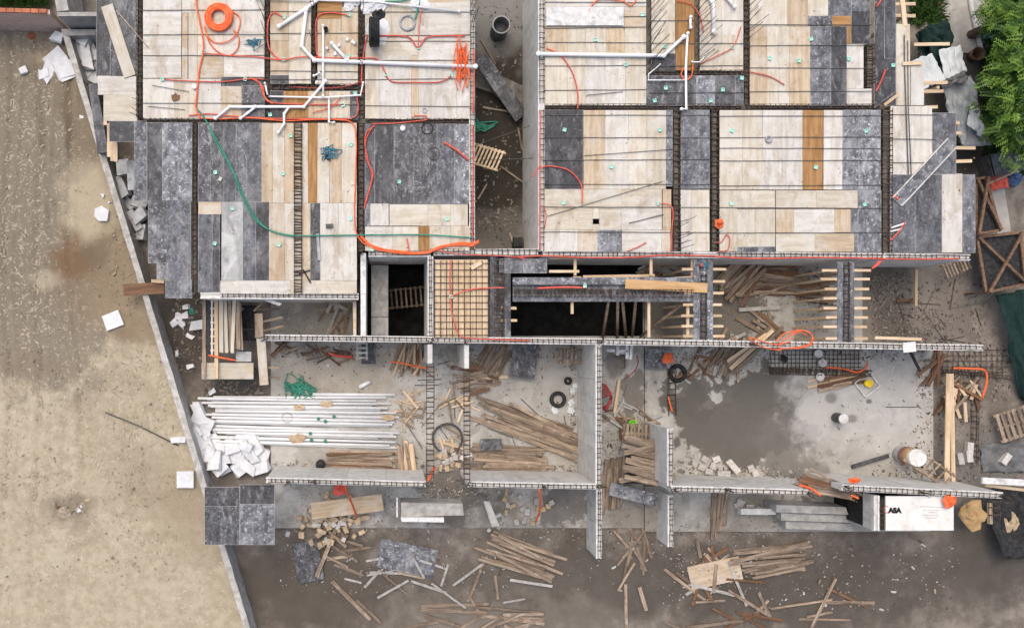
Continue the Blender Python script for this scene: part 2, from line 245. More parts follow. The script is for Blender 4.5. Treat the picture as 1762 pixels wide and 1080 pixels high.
def prism(name, pts, z0, z1, m, parent=None):
    v = [P(x, y, z1) for x, y in pts]
    a = sum(v[i].x * v[(i + 1) % len(v)].y - v[(i + 1) % len(v)].x * v[i].y for i in range(len(v)))
    if a < 0: v.reverse()
    n = len(v)
    return mesh_obj(name, [(p.x, p.y, z0) for p in v] + [(p.x, p.y, z1) for p in v], [tuple(range(n - 1, -1, -1)), tuple(range(n, 2 * n))] + [(i, (i + 1) % n, n + (i + 1) % n, n + i) for i in range(n)], m, parent)
def smooth_pts(p, k=5):
    if len(p) < 3: return p
    out = []
    for i in range(len(p) - 1):
        a, b, c, d = p[max(i - 1, 0)], p[i], p[i + 1], p[min(i + 2, len(p) - 1)]
        for j in range(k):
            t = j / k
            out.append(0.5 * ((2 * b) + (-a + c) * t + (2 * a - 5 * b + 4 * c - d) * t * t + (-a + 3 * b - 3 * c + d) * t ** 3))
    return out + [p[-1]]
def tube_vf(pts, r, n=6, V=None, F=None):
    V = [] if V is None else V; F = [] if F is None else F
    pts = [Vector(p) for p in pts]; base = len(V); up = Vector((0, 0, 1)); L = len(pts)
    for i, p in enumerate(pts):
        d = (pts[min(i + 1, L - 1)] - pts[max(i - 1, 0)])
        d = d.normalized() if d.length > 1e-9 else Vector((1, 0, 0))
        u = up if abs(d.z) < .95 else Vector((1, 0, 0))
        s = d.cross(u).normalized(); t = s.cross(d)
        rr = r[i] if isinstance(r, (list, tuple)) else r
        for k in range(n):
            a = 2 * math.pi * k / n; V.append(p + s * math.cos(a) * rr + t * math.sin(a) * rr)
    for i in range(L - 1):
        for k in range(n):
            a, b = base + i * n + k, base + i * n + (k + 1) % n
            F.append((a, a + n, b + n, b))
    F.append(tuple(base + k for k in range(n))); F.append(tuple(base + (L - 1) * n + k for k in range(n - 1, -1, -1)))
    return V, F
def tube(name, pts, r, m, parent=None, n=6, smooth=True):
    V, F = tube_vf(pts, r, n); return mesh_obj(name, V, F, m, parent, smooth)
def lathe(name, prof, m, c, parent=None, n=20, rot=None):
    V, F = [], []
    for r, z in prof:
        for k in range(n): a = 2 * math.pi * k / n; V.append(Vector((r * math.cos(a), r * math.sin(a), z)))
    for i in range(len(prof) - 1):
        for k in range(n):
            a, b = i * n + k, i * n + (k + 1) % n; F.append((a, b, b + n, a + n))
    if rot is not None: V = [rot @ v for v in V]
    V = [v + Vector(c) for v in V]
    return mesh_obj(name, V, F, m, parent, True)
ORD = ['first', 'second', 'third', 'fourth', 'fifth', 'sixth', 'seventh', 'eighth', 'ninth', 'tenth', 'eleventh', 'twelfth', 'thirteenth', 'fourteenth']
def ordinals(objs, base, cat, group, axis='left'):
    """labels that count along one side of the picture"""
    k = (lambda o: o.location.x) if axis == 'left' else (lambda o: -o.location.y)
    objs = sorted(objs, key=k)
    for i, o in enumerate(objs):
        if len(objs) == 1: lab = base
        elif i == len(objs) - 1: lab = base + ', last from the ' + axis
        else: lab = base + ', ' + ORD[i] + ' from the ' + axis
        tag(o, lab, cat, group)

# ------------------------------------------------------------------ ground, sand lot, floors
def holed_sheet(name, X, Y, z, zb, m, holes):
    V, F = [], []
    idx = {}
    def vid(x, y):
        k = (round(x, 4), round(y, 4))
        if k not in idx: idx[k] = len(V); V.append((x, y, z))
        return idx[k]
    for i in range(len(X) - 1):
        for j in range(len(Y) - 1):
            cx, cy = (X[i] + X[i + 1]) / 2, (Y[j] + Y[j + 1]) / 2
            if any(h[0] < cx < h[2] and h[1] < cy < h[3] for h in holes): continue
            F.append((vid(X[i], Y[j]), vid(X[i + 1], Y[j]), vid(X[i + 1], Y[j + 1]), vid(X[i], Y[j + 1])))
    return mesh_obj(name, V, F, m)
def prect(x0, y0, x1, y1, z): a, b = P(x0, y1, z), P(x1, y0, z); return (a.x, a.y, b.x, b.y)
PIT = prect(850, 440, 1107, 578, 0); WELL = prect(628, 452, 736, 578, 0); GAP = prect(806, -120, 916, 440, 0)
HO = [PIT, WELL, GAP]
xs = sorted([-600, 600] + [h[0] for h in HO] + [h[2] for h in HO]); ys = sorted([-600, 600] + [h[1] for h in HO] + [h[3] for h in HO])
tag(holed_sheet('ground', xs, ys, -.1, 0, 'dirt', HO), kind='structure')
def pit(name, h, zb, zt, mf, mw):
    x0, y0, x1, y1 = h
    f = mesh_obj(name + '_floor', [(x0 - .2, y0 - .2, zb), (x1 + .2, y0 - .2, zb), (x1 + .2, y1 + .2, zb), (x0 - .2, y1 + .2, zb)], [(0, 1, 2, 3)], mf); tag(f, kind='structure')
    v = [(x0, y0), (x1, y0), (x1, y1), (x0, y1)]
    V = [(x, y, zb - .05) for x, y in v] + [(x, y, zt) for x, y in v]
    V2 = [(x + (.15 if x == x1 else -.15), y + (.15 if y == y1 else -.15), zz) for x, y in v for zz in (zb - .05,)] + [(x + (.15 if x == x1 else -.15), y + (.15 if y == y1 else -.15), zt) for x, y in v]
    F = [(i, 4 + i, 4 + (i + 1) % 4, (i + 1) % 4) for i in range(4)] + [(4 + i, 12 + i, 12 + (i + 1) % 4, 4 + (i + 1) % 4) for i in range(4)]
    tag(mesh_obj(name + '_side', V + V2, F, mw), kind='structure')
pit('dark_pit', PIT, -3.2, -.103, 'pit', 'pit'); pit('light_well', WELL, -2.6, -.103, 'pit', 'pit'); pit('passage', GAP, -.5, -.103, 'dirt', 'dconc')  # first two holes sunk deep and coloured near black to give their shade
# concrete floor plates of the rooms
def fplate(name, x0, y0, x1, y1, holes=(), z=0.0):
    a = prect(x0, y0, x1, y1, z)
    hs = [h for h in holes]
    X = sorted(set([a[0], a[2]] + [min(max(q, a[0]), a[2]) for h in hs for q in (h[0], h[2])])); Y = sorted(set([a[1], a[3]] + [min(max(q, a[1]), a[3]) for h in hs for q in (h[1], h[3])]))
    o = holed_sheet(name, X, Y, z, 0, 'floor', hs)
    sm = o.modifiers.new('thick', 'SOLIDIFY'); sm.thickness = .09; sm.offset = -1
    return tag(o, kind='structure')
HOLE1 = prect(1057, 608, 1076, 634, 0)
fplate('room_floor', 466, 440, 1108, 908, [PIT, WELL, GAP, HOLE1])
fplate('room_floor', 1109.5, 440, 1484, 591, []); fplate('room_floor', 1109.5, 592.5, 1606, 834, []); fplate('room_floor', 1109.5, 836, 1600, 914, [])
# sand lot: a relief of ruts and lug marks
def wall_x(y): return 105 + (y - 52) * .306
def sand():
    nx, ny = 110, 330; V, F = [], []
    for j in range(ny + 1):
        py = 48 + (1200 - 48) * j / ny; xe = wall_x(py) + 4
        for i in range(nx + 1):
            px = -160 + (xe + 160) * i / nx; p = P(px, py, .3)
            q = Vector((p.x, p.y, 0))
            h = .05 * noise.fractal(q * .35, 1, 2, 4) + .018 * noise.noise(q * 3.1) + .009 * noise.noise(q * 7.7)
            for (x0, sl, wd, dp) in ((18, -.01, 11, .06), (78, -.02, 11, .06), (112, .03, 9, .05), (45, .12, 8, .04)):
                d = abs(px - (x0 + sl * py + 6 * math.sin(py / 90))) / wd
                if d < 1.4: h += dp * (math.cos(min(d, 1) * math.pi) * -.5) + 0.024 * math.sin(py * .9 + px * .35) * max(0, 1 - d)
            if py > 560: h += .02 * math.sin(py * .8 + 14 * noise.noise(q * .6) + px * .15) * max(0, noise.noise(q * .45) + .25)
            V.append((p.x, p.y, .3 + h))
    for j in range(ny):
        for i in range(nx):
            a = j * (nx + 1) + i; F.append((a, a + nx + 1, a + nx + 2, a + 1))
    return tag(mesh_obj('sand_lot', V, F, 'sand', smooth=True), kind='structure')
sand()

# ------------------------------------------------------------------ walls, deck panels, rebar cages
def wall(label, p0, p1, th=10, zt=T - .08, zb=-.1, rim=True, seg=1.22, m='wall', name='concrete_wall', cat='wall', rh=.05, rm='rim'):
    a, b = P(*p0, zt), P(*p1, zt); d = b - a; L = d.length; ang = math.atan2(d.y, d.x); tw = ln(th, zt)
    t = thing(name, (a.x, a.y, zb), label, cat, 'site walls'); t.rotation_euler[2] = ang
    n = max(1, round(L / seg)); s = L / n
    for i in range(n):
        o = bpy.data.objects.new('wall_panel', box_mesh('wall_panel', s - .008, tw + R.uniform(-.006, .006), zt - zb, m)); C.objects.link(o)
        o.parent = t; o.location = (s * (i + .5), 0, 0)
    if rim:
        for q in (-1, 1):
            o = bpy.data.objects.new('edge_board', box_mesh('edge_board', L, .048, rh + .1, rm)); C.objects.link(o); o.parent = t
            o.location = (L / 2, q * (tw / 2 - .008), zt - zb - .1)
    return t
_st = {}
def cage(label, p0, p1, w=.16, h=.14, z=T - .06, sp=.17, br=.011, group='rebar beam cages', zend=None, m='rebar'):
    a, b = P(*p0, z), P(*p1, z if zend is None else zend); d = b - a; L = d.length; ang = math.atan2(d.y, d.x)
    t = thing('rebar_cage', a, label, 'rebar cage', group); t.rotation_euler[2] = ang
    for sy in (-1, 1):
        for sz in (0, 1):
            pts = [Vector((L * k / 6, sy * (w / 2 - .01) + R.uniform(-.014, .014), sz * (h - .02) + .01 + R.uniform(-.008, .008))) for k in range(7)]
            V, F = tube_vf(pts, br * .85, 5); mesh_obj('longitudinal_bar', V, F, m, t, origin=False)
    k = (round(w, 3), round(h, 3), br, m)
    if k not in _st:
        V, F = [], []
        for (y0, z0, y1, z1) in ((-w / 2, 0, w / 2, 0), (-w / 2, h, w / 2, h), (-w / 2, 0, -w / 2, h), (w / 2, 0, w / 2, h)):
            tube_vf([(0, y0, z0), (0, y1, z1)], br * 1.2, 4, V, F)
        me = bpy.data.meshes.new('stirrup'); me.from_pydata(V, [], F); me.materials.append(M[m]); _st[k] = me
    n = int(L / sp)
    for i in range(n):
        o = bpy.data.objects.new('stirrup', _st[k]); C.objects.link(o); o.parent = t
        o.location = (sp * (i + .5) + R.uniform(-.035, .035), 0, R.uniform(.0, .012)); o.rotation_euler = (0, R.uniform(-.12, .12), R.uniform(-.13, .13))
    return t
def deck(label, panels, z=T, group='plywood formwork decks', name='formwork_deck'):
    x = sum(p[0] for p in panels) / len(panels); y = sum(p[1] for p in panels) / len(panels)
    t = thing(name, P(x, y, z - .05), label, 'formwork deck', group)
    for (x0, y0, x1, y1, k) in panels:
        dz = R.uniform(0, .016)
        o = pbox('plywood_panel', x0 - .05, y0 - .5, x1 + .05, y1 + .5, z - .020 + dz - .018, z - .020 + dz, k, t, gap=.007)
        o.rotation_euler[2] += R.uniform(-.004, .004)
        if k in 'de':
            e_ = bpy.data.objects.new('sheet_edge', box_mesh('sheet_edge', o.dimensions.x + .016, o.dimensions.y + .016, .012, 'g')); C.objects.link(e_); e_.parent = o; e_.location = (0, 0, .0035)
    return t
Z1 = T
deck('dark and pale plywood strip along the far left edge of the upper deck', [(166, -60, 190, 131, 'd'), (190, -60, 236, 131, 'd'), (168, 131, 235, 163, 'w'), (178, 163, 236, 208, 'c'), (188, 209, 231, 243, 'd'), (231, 209, 252, 345, 'e')])
deck('pale plywood deck carrying the bright orange conduit coil', [(246, -60, 312, 20, 'w'), (246, 20, 312, 78, 'w'), (246, 78, 312, 134, 'w'), (313, -60, 340, 22, 'w'), (313, 23, 323, 136, 't'), (324, 23, 340, 136, 'c'), (340, -60, 385, 40, 'c'), (340, 40, 385, 96, 'c'), (340, 96, 385, 134, 't'), (385, -60, 420, 55, 'w'), (420, -60, 455, 55, 'w'), (385, 55, 455, 92, 'w'), (385, 92, 455, 132, 'w'),
      (246, 136, 300, 205, 'w'), (300, 136, 340, 205, 'c'), (340, 136, 380, 205, 'w'), (380, 148, 416, 205, 't'), (380, 133, 455, 148, 'd'), (417, 148, 455, 205, 'd')])
deck('tan plywood bay below the thick white branching pipe', [(465, -60, 497, 70, 't'), (497, -60, 535, 60, 'c'), (465, 70, 497, 130, 't'), (497, 60, 535, 144, 'c'), (465, 130, 497, 144, 'd')])
deck('tan plywood bay with one brown sheet and white fittings', [(546, -60, 588, 2, 'c'), (588, -60, 616, 12, 'd'), (546, 3, 588, 32, 'o'), (546, 33, 588, 90, 't'), (588, 13, 616, 95, 't'), (546, 90, 588, 146, 'c'), (588, 95, 616, 146, 'c')])
deck('narrow mixed plywood bay of dark, brown and tan sheets', [(465, 157, 488, 205, 'd'), (488, 157, 530, 205, 'o'), (530, 157, 566, 205, 't'), (566, 157, 602, 205, 'c'), (602, 157, 616, 205, 'd')])
deck('pale plywood deck under the black tyre and steel ring', [(628, -60, 674, 62, 'c'), (674, -60, 720, 62, 'c'), (720, -60, 808, 5, 't'), (720, 5, 808, 62, 'w'), (628, 62, 720, 96, 'c'), (720, 62, 808, 104, 'w'), (628, 96, 652, 205, 'c'), (652, 96, 708, 205, 'w'), (708, 96, 720, 205, 't'), (720, 104, 742, 205, 'w'), (742, 104, 764, 205, 'w'), (764, 104, 786, 205, 'w'), (786, 104, 808, 205, 'w')])
deck('dark film plywood deck at the left end beside the boundary trench', [(253, 212, 279, 345, 'd'), (279, 212, 306, 345, 'e'), (306, 212, 330, 345, 'e'), (255, 345, 287, 452, 'd'), (287, 345, 328, 482, 'e'), (270, 452, 287, 480, 'd'), (285, 482, 330, 512, 'e')])
deck('half dark, half tan plywood deck crossed by the green hose', [(341, 212, 362, 347, 'd'), (362, 212, 385, 347, 'd'), (385, 212, 406, 347, 'e'), (406, 212, 425, 347, 'e'), (425, 212, 450, 347, 'e'), (341, 348, 381, 368, 't'), (341, 369, 365, 502, 'e'), (365, 369, 378, 502, 'd'), (381, 348, 418, 482, 'g'), (418, 348, 440, 482, 'e'), (440, 348, 463, 482, 'd'),
      (450, 212, 469, 349, 't'), (469, 212, 489, 349, 'c'), (489, 212, 521, 349, 't'), (521, 212, 530, 349, 'c'), (530, 212, 546, 349, 'o'), (546, 212, 567, 349, 'c'), (567, 212, 588, 349, 't'), (588, 212, 614, 349, 'c'), (463, 350, 490, 482, 't'), (490, 350, 520, 482, 'c'), (520, 350, 534, 482, 't'), (534, 350, 551, 482, 'd'), (551, 350, 582, 482, 'w'), (582, 350, 614, 482, 'w'),
      (379, 483, 440, 506, 'w'), (440, 483, 500, 506, 'w'), (500, 483, 614, 505, 'c')])
deck('dark scuffed plywood deck with pale sheets along its lower edge', [(628, 214, 645, 350, 'e'), (645, 214, 678, 350, 'd'), (678, 214, 712, 350, 'd'), (712, 214, 752, 350, 'd'), (752, 214, 782, 350, 'e'), (782, 214, 807, 350, 'e'), (628, 351, 636, 388, 'e'), (637, 351, 669, 388, 'w'), (670, 352, 736, 388, 'c'), (736, 352, 775, 388, 'c'), (775, 352, 805, 388, 'c'), (628, 390, 675, 431, 'w'), (675, 390, 720, 431, 'c'), (720, 389, 739, 431, 'o'), (739, 389, 775, 431, 'c'), (775, 389, 807, 431, 'c')])
deck('pale plywood deck right of the passage, with a thin white pipe across', [(938, -60, 1112, 11, 'w'), (1074, 12, 1112, 46, 't'), (938, 12, 1074, 46, 'w'), (938, 47, 976, 97, 't'), (976, 47, 1007, 97, 'c'), (1007, 47, 1043, 97, 'c'), (1043, 47, 1075, 97, 't'), (1075, 47, 1112, 97, 'c'), (938, 98, 976, 181, 'c'), (976, 98, 1007, 181, 'c'), (1007, 98, 1041, 181, 'w'), (1041, 98, 1076, 181, 'w'), (1076, 98, 1112, 181, 'c')])
deck('small sunken plywood bay with brown strip among the starter bars', [(1121, -60, 1162, 92, 'c'), (1163, -60, 1195, 122, 'o'), (1121, 92, 1162, 122, 'd')])
deck('cream plywood bay right of the white elbow pipe', [(1204, -60, 1241, 60, 'c'), (1241, -60, 1279, 60, 'w'), (1204, 60, 1241, 122, 'c'), (1241, 60, 1279, 122, 'c')])
deck('dark plywood landing dotted with mint boxes', [(1112, 131, 1165, 181, 'd'), (1165, 131, 1198, 181, 'd'), (1198, 131, 1230, 181, 'e'), (1230, 131, 1265, 181, 'd'), (1265, 131, 1279, 181, 'd')])
deck('patchwork plywood deck of tan, dark and white sheets at upper right', [(1290, -60, 1355, 45, 'c'), (1355, -60, 1390, 45, 't'), (1390, -60, 1425, 28, 'c'), (1425, -60, 1465, 28, 'e'), (1465, -60, 1497, 20, 'e'), (1290, 46, 1320, 181, 't'), (1320, 46, 1340, 181, 'c'), (1340, 46, 1358, 181, 'c'), (1358, 46, 1394, 181, 't'), (1390, 28, 1432, 46, 'd'), (1432, 28, 1465, 45, 'o'), (1394, 47, 1430, 181, 'e'), (1430, 46, 1457, 181, 'd'), (1457, 46, 1464, 76, 'o'), (1465, 20, 1497, 75, 'd'), (1457, 77, 1486, 152, 'w'), (1455, 153, 1500, 181, 'w')])
deck('dark plywood strip with red conduit ends right of the open trough', [(1505, -60, 1522, 100, 'd'), (1522, -60, 1541, 100, 'e'), (1505, 100, 1541, 181, 'd')])
deck('cream stepped plywood ledge beside the silver tarp', [(1542, 42, 1566, 108, 'c'), (1542, 108, 1566, 181, 'c'), (1567, 108, 1590, 181, 'w')])
deck('plywood deck with one big dark sheet and a square black opening', [(937, 190, 1003, 325, 'd'), (1004, 190, 1041, 325, 't'), (1041, 190, 1081, 325, 'w'), (1081, 190, 1113, 325, 'c'), (1113, 190, 1146, 325, 'c'), (1146, 190, 1157, 320, 'e'), (937, 326, 1070, 358, 'c'), (1070, 326, 1139, 358, 'c'), (937, 359, 1020, 395, 'c'), (1031, 359, 1070, 395, 'c'), (1020, 359, 1031, 376, 'c'), (1020, 386, 1031, 395, 'c'), (1070, 359, 1139, 395, 'w'), (1140, 326, 1155, 395, 't'), (937, 396, 962, 432, 'w'), (962, 396, 994, 432, 'w'), (994, 396, 1028, 432, 't'), (1028, 396, 1069, 432, 'e'), (1070, 396, 1138, 432, 'w'), (1138, 396, 1154, 432, 'c')])
deck('narrow plywood strip, dark above and pale below, between twin cages', [(1172, 190, 1203, 324, 'e'), (1203, 190, 1221, 324, 'e'), (1171, 327, 1190, 432, 'w'), (1190, 327, 1221, 432, 'c')])
deck('broad pale plywood deck with one brown sheet', [(1238, 190, 1277, 326, 'c'), (1277, 190, 1312, 326, 'c'), (1312, 190, 1346, 326, 'w'), (1346, 190, 1381, 326, 'w'), (1381, 190, 1416, 326, 'o'), (1417, 190, 1450, 326, 'w'), (1451, 190, 1478, 326, 'e'), (1478, 190, 1515, 326, 'e'), (1238, 328, 1268, 432, 'c'), (1268, 328, 1334, 358, 'c'), (1335, 328, 1405, 358, 'c'), (1405, 328, 1476, 358, 'c'), (1268, 360, 1300, 424, 'c'), (1300, 360, 1334, 424, 'c'), (1335, 360, 1366, 400, 't'), (1366, 360, 1436, 400, 'w'), (1436, 360, 1464, 400, 't'), (1268, 425, 1333, 433, 'd'), (1335, 402, 1402, 433, 'c'), (1402, 402, 1470, 433, 't'), (1477, 328, 1516, 433, 'e'), (1465, 360, 1476, 401, 'e'), (1471, 403, 1476, 433, 'e')])
deck('long right edge deck of white and grey dusted sheets', [(1532, 183, 1568, 300, 'w'), (1568, 183, 1604, 300, 'w'), (1605, 195, 1645, 299, 'e'), (1532, 301, 1576, 434, 'e'), (1576, 301, 1620, 434, 'e'), (1621, 299, 1656, 434, 'w'), (1657, 301, 1678, 434, 'e')])
deck('dark plywood deck corner at the lower left beside the sand', [(352, 838, 412, 870, 'd'), (352, 871, 412, 936, 'd'), (413, 834, 472, 866, 'd'), (413, 867, 472, 936, 'e')], z=T - .3)
# walls below the decks and around the rooms
wt = T - .09
wall('pale wall along the left side of the passage', (812, -60), (812, 434), 8, wt, -.5)
wall('tall pale wall along the right side of the passage', (931, -60), (931, 432), 9, wt, -.5)
wall('pale wall under the lower edge of the right decks', (934, 437), (1516, 441), 9, wt)
wall('pale wall end under the grey dusted edge deck', (1519, 441), (1668, 443), 9, wt)
for lab, a, b in (('wall line between the two rows of left decks', (246, 208.5), (808, 208.5)), ('wall line between the two rows of right decks', (936, 184.5), (1514, 184.5)), ('wall line right of the dark and tan deck', (621, 213), (621, 433)),
                  ('wall line right of the orange coil deck', (460, -60), (460, 204)), ('wall line between fittings bay and tyre deck', (622, -60), (622, 204)), ('wall line between the two tan pipe bays', (540, -60), (540, 145)), ('short wall line above the narrow mixed bay', (464, 151), (617, 151)),
                  ('wall line under the left end cage of the orange coil deck', (241, -60), (241, 204)), ('wall line between dark left end and hose deck', (335, 213), (335, 503)), ('wall line left of the narrow twin cage strip', (1163, 189), (1163, 432)), ('wall line right of the narrow twin cage strip', (1229, 189), (1229, 432)),
                  ('wall line under the open trough at right', (1523, 189), (1523, 436)), ('wall line left of the sunken starter bar bay', (1116.5, -60), (1116.5, 126)), ('wall line below the starter bar bays', (1121, 126.5), (1281, 126.5)), ('wall line between the starter bar bays', (1199.5, -60), (1199.5, 122)), ('wall line left of the patchwork deck', (1284.5, -60), (1284.5, 180)), ('wall line inside the upper trough of the patchwork deck', (1496, 77), (1496, 151))):
    wall(lab, a, b, 8, T - .16, rim=False, m='dconc')  # dark concrete here paints in the shade of the recessed troughs
wall('wall with white edge boards below the hose deck', (345, 508.5), (617, 510), 9, wt)
wall('upper wall of the dark light well', (634, 437), (741, 437), 8, wt)
wall('left wall of the dark light well with white top', (625, 435), (625, 577), 9, wt, rim=False, m='rim')
wall('right wall of the dark light well', (740.5, 441.5), (740.5, 577), 8, wt)
wall('cross wall over the passage end', (746, 434), (926, 434), 10, T - .12, -.5)
wall('long cross wall with white edge boards through the middle of the site', (456, 580.5), (1037, 587.5), 9, wt)
wall('right half of the long cross wall, above the mesh floor', (1039, 587.5), (1690, 598), 9, wt)
wall('room wall with white top right of the tyre room', (1029, 593), (1029, 832), 8, wt, rm='rim')
wall('lower wall of the white pipe room', (458, 825), (733, 832), 8, wt)
wall('lower wall of the lumber room', (804, 832), (1025, 836), 8, wt)
wall('lower wall of the stained floor room', (1153, 839.5), (1390, 846), 8, wt)
wall('lower wall running to the right behind the printed board', (1447, 838), (1724, 851.5), 9, wt)
wall('short wall stub left of the lumber room corridor', (803, 593), (803, 634), 8, wt, rim=False)
wall('short wall stub beside the broom of laths', (740, 592), (740, 625), 8, wt, rim=False)
wall('right corridor wall beside the stair opening', (1152, 737), (1152, 835), 8, wt)
wall('corridor wall continuing below the room wall', (1030, 841), (1030, 960), 8, 1.3)
wall('corridor wall continuing below the stair opening', (1153, 851), (1153, 940), 8, 1.1)
wall('white wall end left of the printed board', (1507, 852), (1507, 912), 8, wt, 2.05)
# rebar cages
zc = T - .14
V1 = [('black cage along the left end of the orange coil deck', (240, -60), (240, 204), .13), ('cage sunk in the gap of the dark left deck', (335, 213), (335, 503), .11), ('cage between orange coil deck and the white branching pipe', (460, -60), (460, 204), .13), ('cage between the two tan pipe bays', (540, -60), (540, 148), .13), ('cage left of the tyre deck', (622, -60), (622, 204), .16), ('cage left of the scuffed dark deck', (622, 214), (622, 432), .18),
      ('cage along the left rim of the passage', (812, -60), (812, 432), .12), ('cage along the right rim of the passage', (931, -60), (931, 180), .14), ('cage along the right rim of the passage beside the big dark sheet', (931, 190), (931, 434), .14), ('wide cage left of the narrow strip', (1163, 189), (1163, 434), .22), ('wide cage right of the narrow strip', (1229, 189), (1229, 434), .22), ('cage left of the patchwork deck', (1284, -60), (1284, 180), .12),
      ('cage across the top of the hose deck', (246, 208.5), (618, 208.5), .12), ('cage across the top of the scuffed dark deck', (628, 209), (806, 209), .12), ('short cage above the narrow mixed bay', (466, 151), (616, 151), .15), ('cage along the lower edge of the hose deck', (380, 508.5), (616, 509.5), .11), ('cage below the pale sheets above the light well', (634, 436.5), (741, 436.5), .12), ('cage bridging the passage end', (747, 433.5), (926, 434.5), .17),
      ('cage across the top of the big dark sheet deck', (937, 184.5), (1160, 184.5), .13), ('cage across the top of the broad pale deck', (1166, 184.5), (1512, 184.5), .13), ('cage below the starter bar bays', (1119, 126.5), (1280, 126.5), .13), ('cage along the lower edge of the big dark sheet deck', (936, 437.5), (1190, 438.5), .12), ('cage along the lower edge of the broad pale deck', (1230, 438.5), (1516, 441), .12), ('cage along the lower edge of the grey dusted deck', (1520, 441), (1664, 443), .12),
      ('long cage on the middle cross wall', (458, 580.5), (1035, 587.5), .12), ('cage on the right half of the middle cross wall', (1041, 587.5), (1686, 598), .12), ('cage on the wall right of the tyre room', (1029, 595), (1029, 830), .11), ('cage on the lower wall of the pipe room', (462, 825), (730, 832), .11), ('cage on the lower wall of the lumber room', (806, 832), (1022, 836), .11), ('cage on the lower wall of the stained room', (1156, 839.5), (1388, 846), .11),
      ('cage on the lower right wall behind the printed board', (1450, 838), (1722, 851.5), .13), ('cage on the corridor wall beside the stair opening', (1152, 739), (1152, 833), .11), ('cage on the right wall of the light well', (740.5, 443), (740.5, 576), .1),
      ('cage at the left end of the printed board', (1514, 858), (1514, 910), .14)]
for lab, a, b, wd in V1: cage(lab, a, b, wd, .14, zc)
cage('cage on the corridor wall below the lumber room', (1030, 843), (1030, 958), .11, .14, 1.25)
cage('cage on the corridor wall below the stained room', (1153, 853), (1153, 938), .11, .14, 1.05)
cage('open ladder cage lying on the tan part of the hose deck', (513, 212), (513, 507), .24, .14, T + .0, sp=.1)
cage('deep cage in the trough between the broad deck and the edge deck', (1523, 188), (1523, 437), .28, .18, T - .17, sp=.14)
cage('short deep cage in the upper trough of the patchwork deck', (1495, 76), (1495, 152), .24, .16, T - .15, sp=.12)
cage('free spanning cage from the light well corner to the pipe room wall', (740, 626), (740, 828), .24, .16, T - .1, sp=.16)
cage('free spanning cage along the lumber room corridor', (803, 636), (803, 828), .2, .16, T - .1, sp=.15)
cage('stirrup cage lying on the stained floor by the wall', (1155, 628), (1156, 715), .26, .12, .01, sp=.18)
cage('flat stirrup chain in the dirt on the far right', (1676, 640), (1676, 800), .22, .1, -.08, sp=.2)

# ------------------------------------------------------------------ centre strip: mesh deck, dark beam forms, battens
d = deck('new pine plank deck under the black square rebar mesh', [(747 + i * 13.2, 447, 747 + (i + 1) * 13.2, 580, 'batten') for i in range(7)])
m_ = thing('rebar_mesh', P(793, 514, T), 'square black rebar mesh on the new pine deck', 'rebar mesh')
for i in range(10): tube('mesh_bar', [P(748 + i * 10.2, 448, T + .012), P(748 + i * 10.2, 580, T + .012)], .0125, 'rebar', m_, 5)
for i in range(12): tube('mesh_bar', [P(746, 453 + i * 11.2, T + .034), P(842, 453 + i * 11.2, T + .034)], .0125, 'rebar', m_, 5)
def trough(label, x0, y0, x1, y1, z=T - .1, depth=.3, battens=(), bl=22, cagew=.2, side='both', m='d', posts=True):
    """dark plywood beam form: bottom sheet, two side sheets, cross battens, legs, cage"""
    vert = (y1 - y0) > (x1 - x0); t = thing('beam_form', P((x0 + x1) / 2, (y0 + y1) / 2, z - depth), label, 'beam form', 'dark plywood beam forms')
    L = (y1 - y0) if vert else (x1 - x0); n = max(2, round(L / 135)); s0, w_ = (x0, x1 - x0) if vert else (y0, y1 - y0)
    for i in range(n):
        a, b = (y0 if vert else x0) + L * i / n, (y0 if vert else x0) + L * (i + 1) / n
        q = .3
        for k, (c0, c1, z0, z1) in enumerate(((s0 + w_ * .3, s0 + w_ * .7, z - depth, z - depth + .018), (s0, s0 + w_ * .29, z - .02, z), (s0 + w_ * .71, s0 + w_, z - .02, z))):
            r = (c0, a, c1, b) if vert else (a, c0, b, c1)
            pbox(('bottom_sheet', 'ledge_sheet', 'ledge_sheet')[k], *r, z0, z1, m, t, .006)
        for c0 in (s0 + w_ * .29, s0 + w_ * .69):
            r = (c0, a, c0 + 1.2, b) if vert else (a, c0, b, c0 + 1.2)
            pbox('side_sheet', *r, z - depth + .02, z - .022, m, t, .006)
    for bp in battens:
        for sd_ in ((-1, 1) if side == 'both' else ((1,) if side == 'right' else (-1,))):
            l = bl + R.uniform(-5, 5)
            if vert: r = (x0 - l, bp - 2.2, x0 + 4, bp + 2.2) if sd_ < 0 else (x1 - 4, bp - 2.2, x1 + l, bp + 2.2)
            else: r = (bp - 2.2, y0 - l, bp + 2.2, y0 + 4) if sd_ < 0 else (bp - 2.2, y1 - 4, bp + 2.2, y1 + l)
            pbox('batten', *r, z - .075, z - .024, 'batten', t)
            if posts:
                c = P((r[0] + r[2]) / 2, (r[1] + r[3]) / 2, z - .08); box('post', (c.x, c.y, -.1), .07, .07, z, 'batten', 0, t)
    return t
trough('dark beam form ribbed with short battens left of the scrap lumber', 1193, 446, 1227, 585, battens=(463, 484, 504, 524, 543, 561, 578), bl=18, depth=.1, m='e')
trough('dusty beam form ribbed with short battens right of the bare room', 1441, 450, 1470, 591, battens=(465, 480, 497, 513, 530, 546, 562, 582), bl=24, m='e', depth=.1)
trough('long dark horizontal beam form above the black pit', 882, 477, 1191, 519, battens=(), posts=False, depth=.14, m='e')
trough('short upright dark beam form beside the pine deck', 843, 441, 879, 583, battens=(530, 551), side='right', bl=14, posts=False)
cage('cage inside the beam form left of the scrap lumber', (1210, 470), (1210, 583), .16, .08, T - .18)
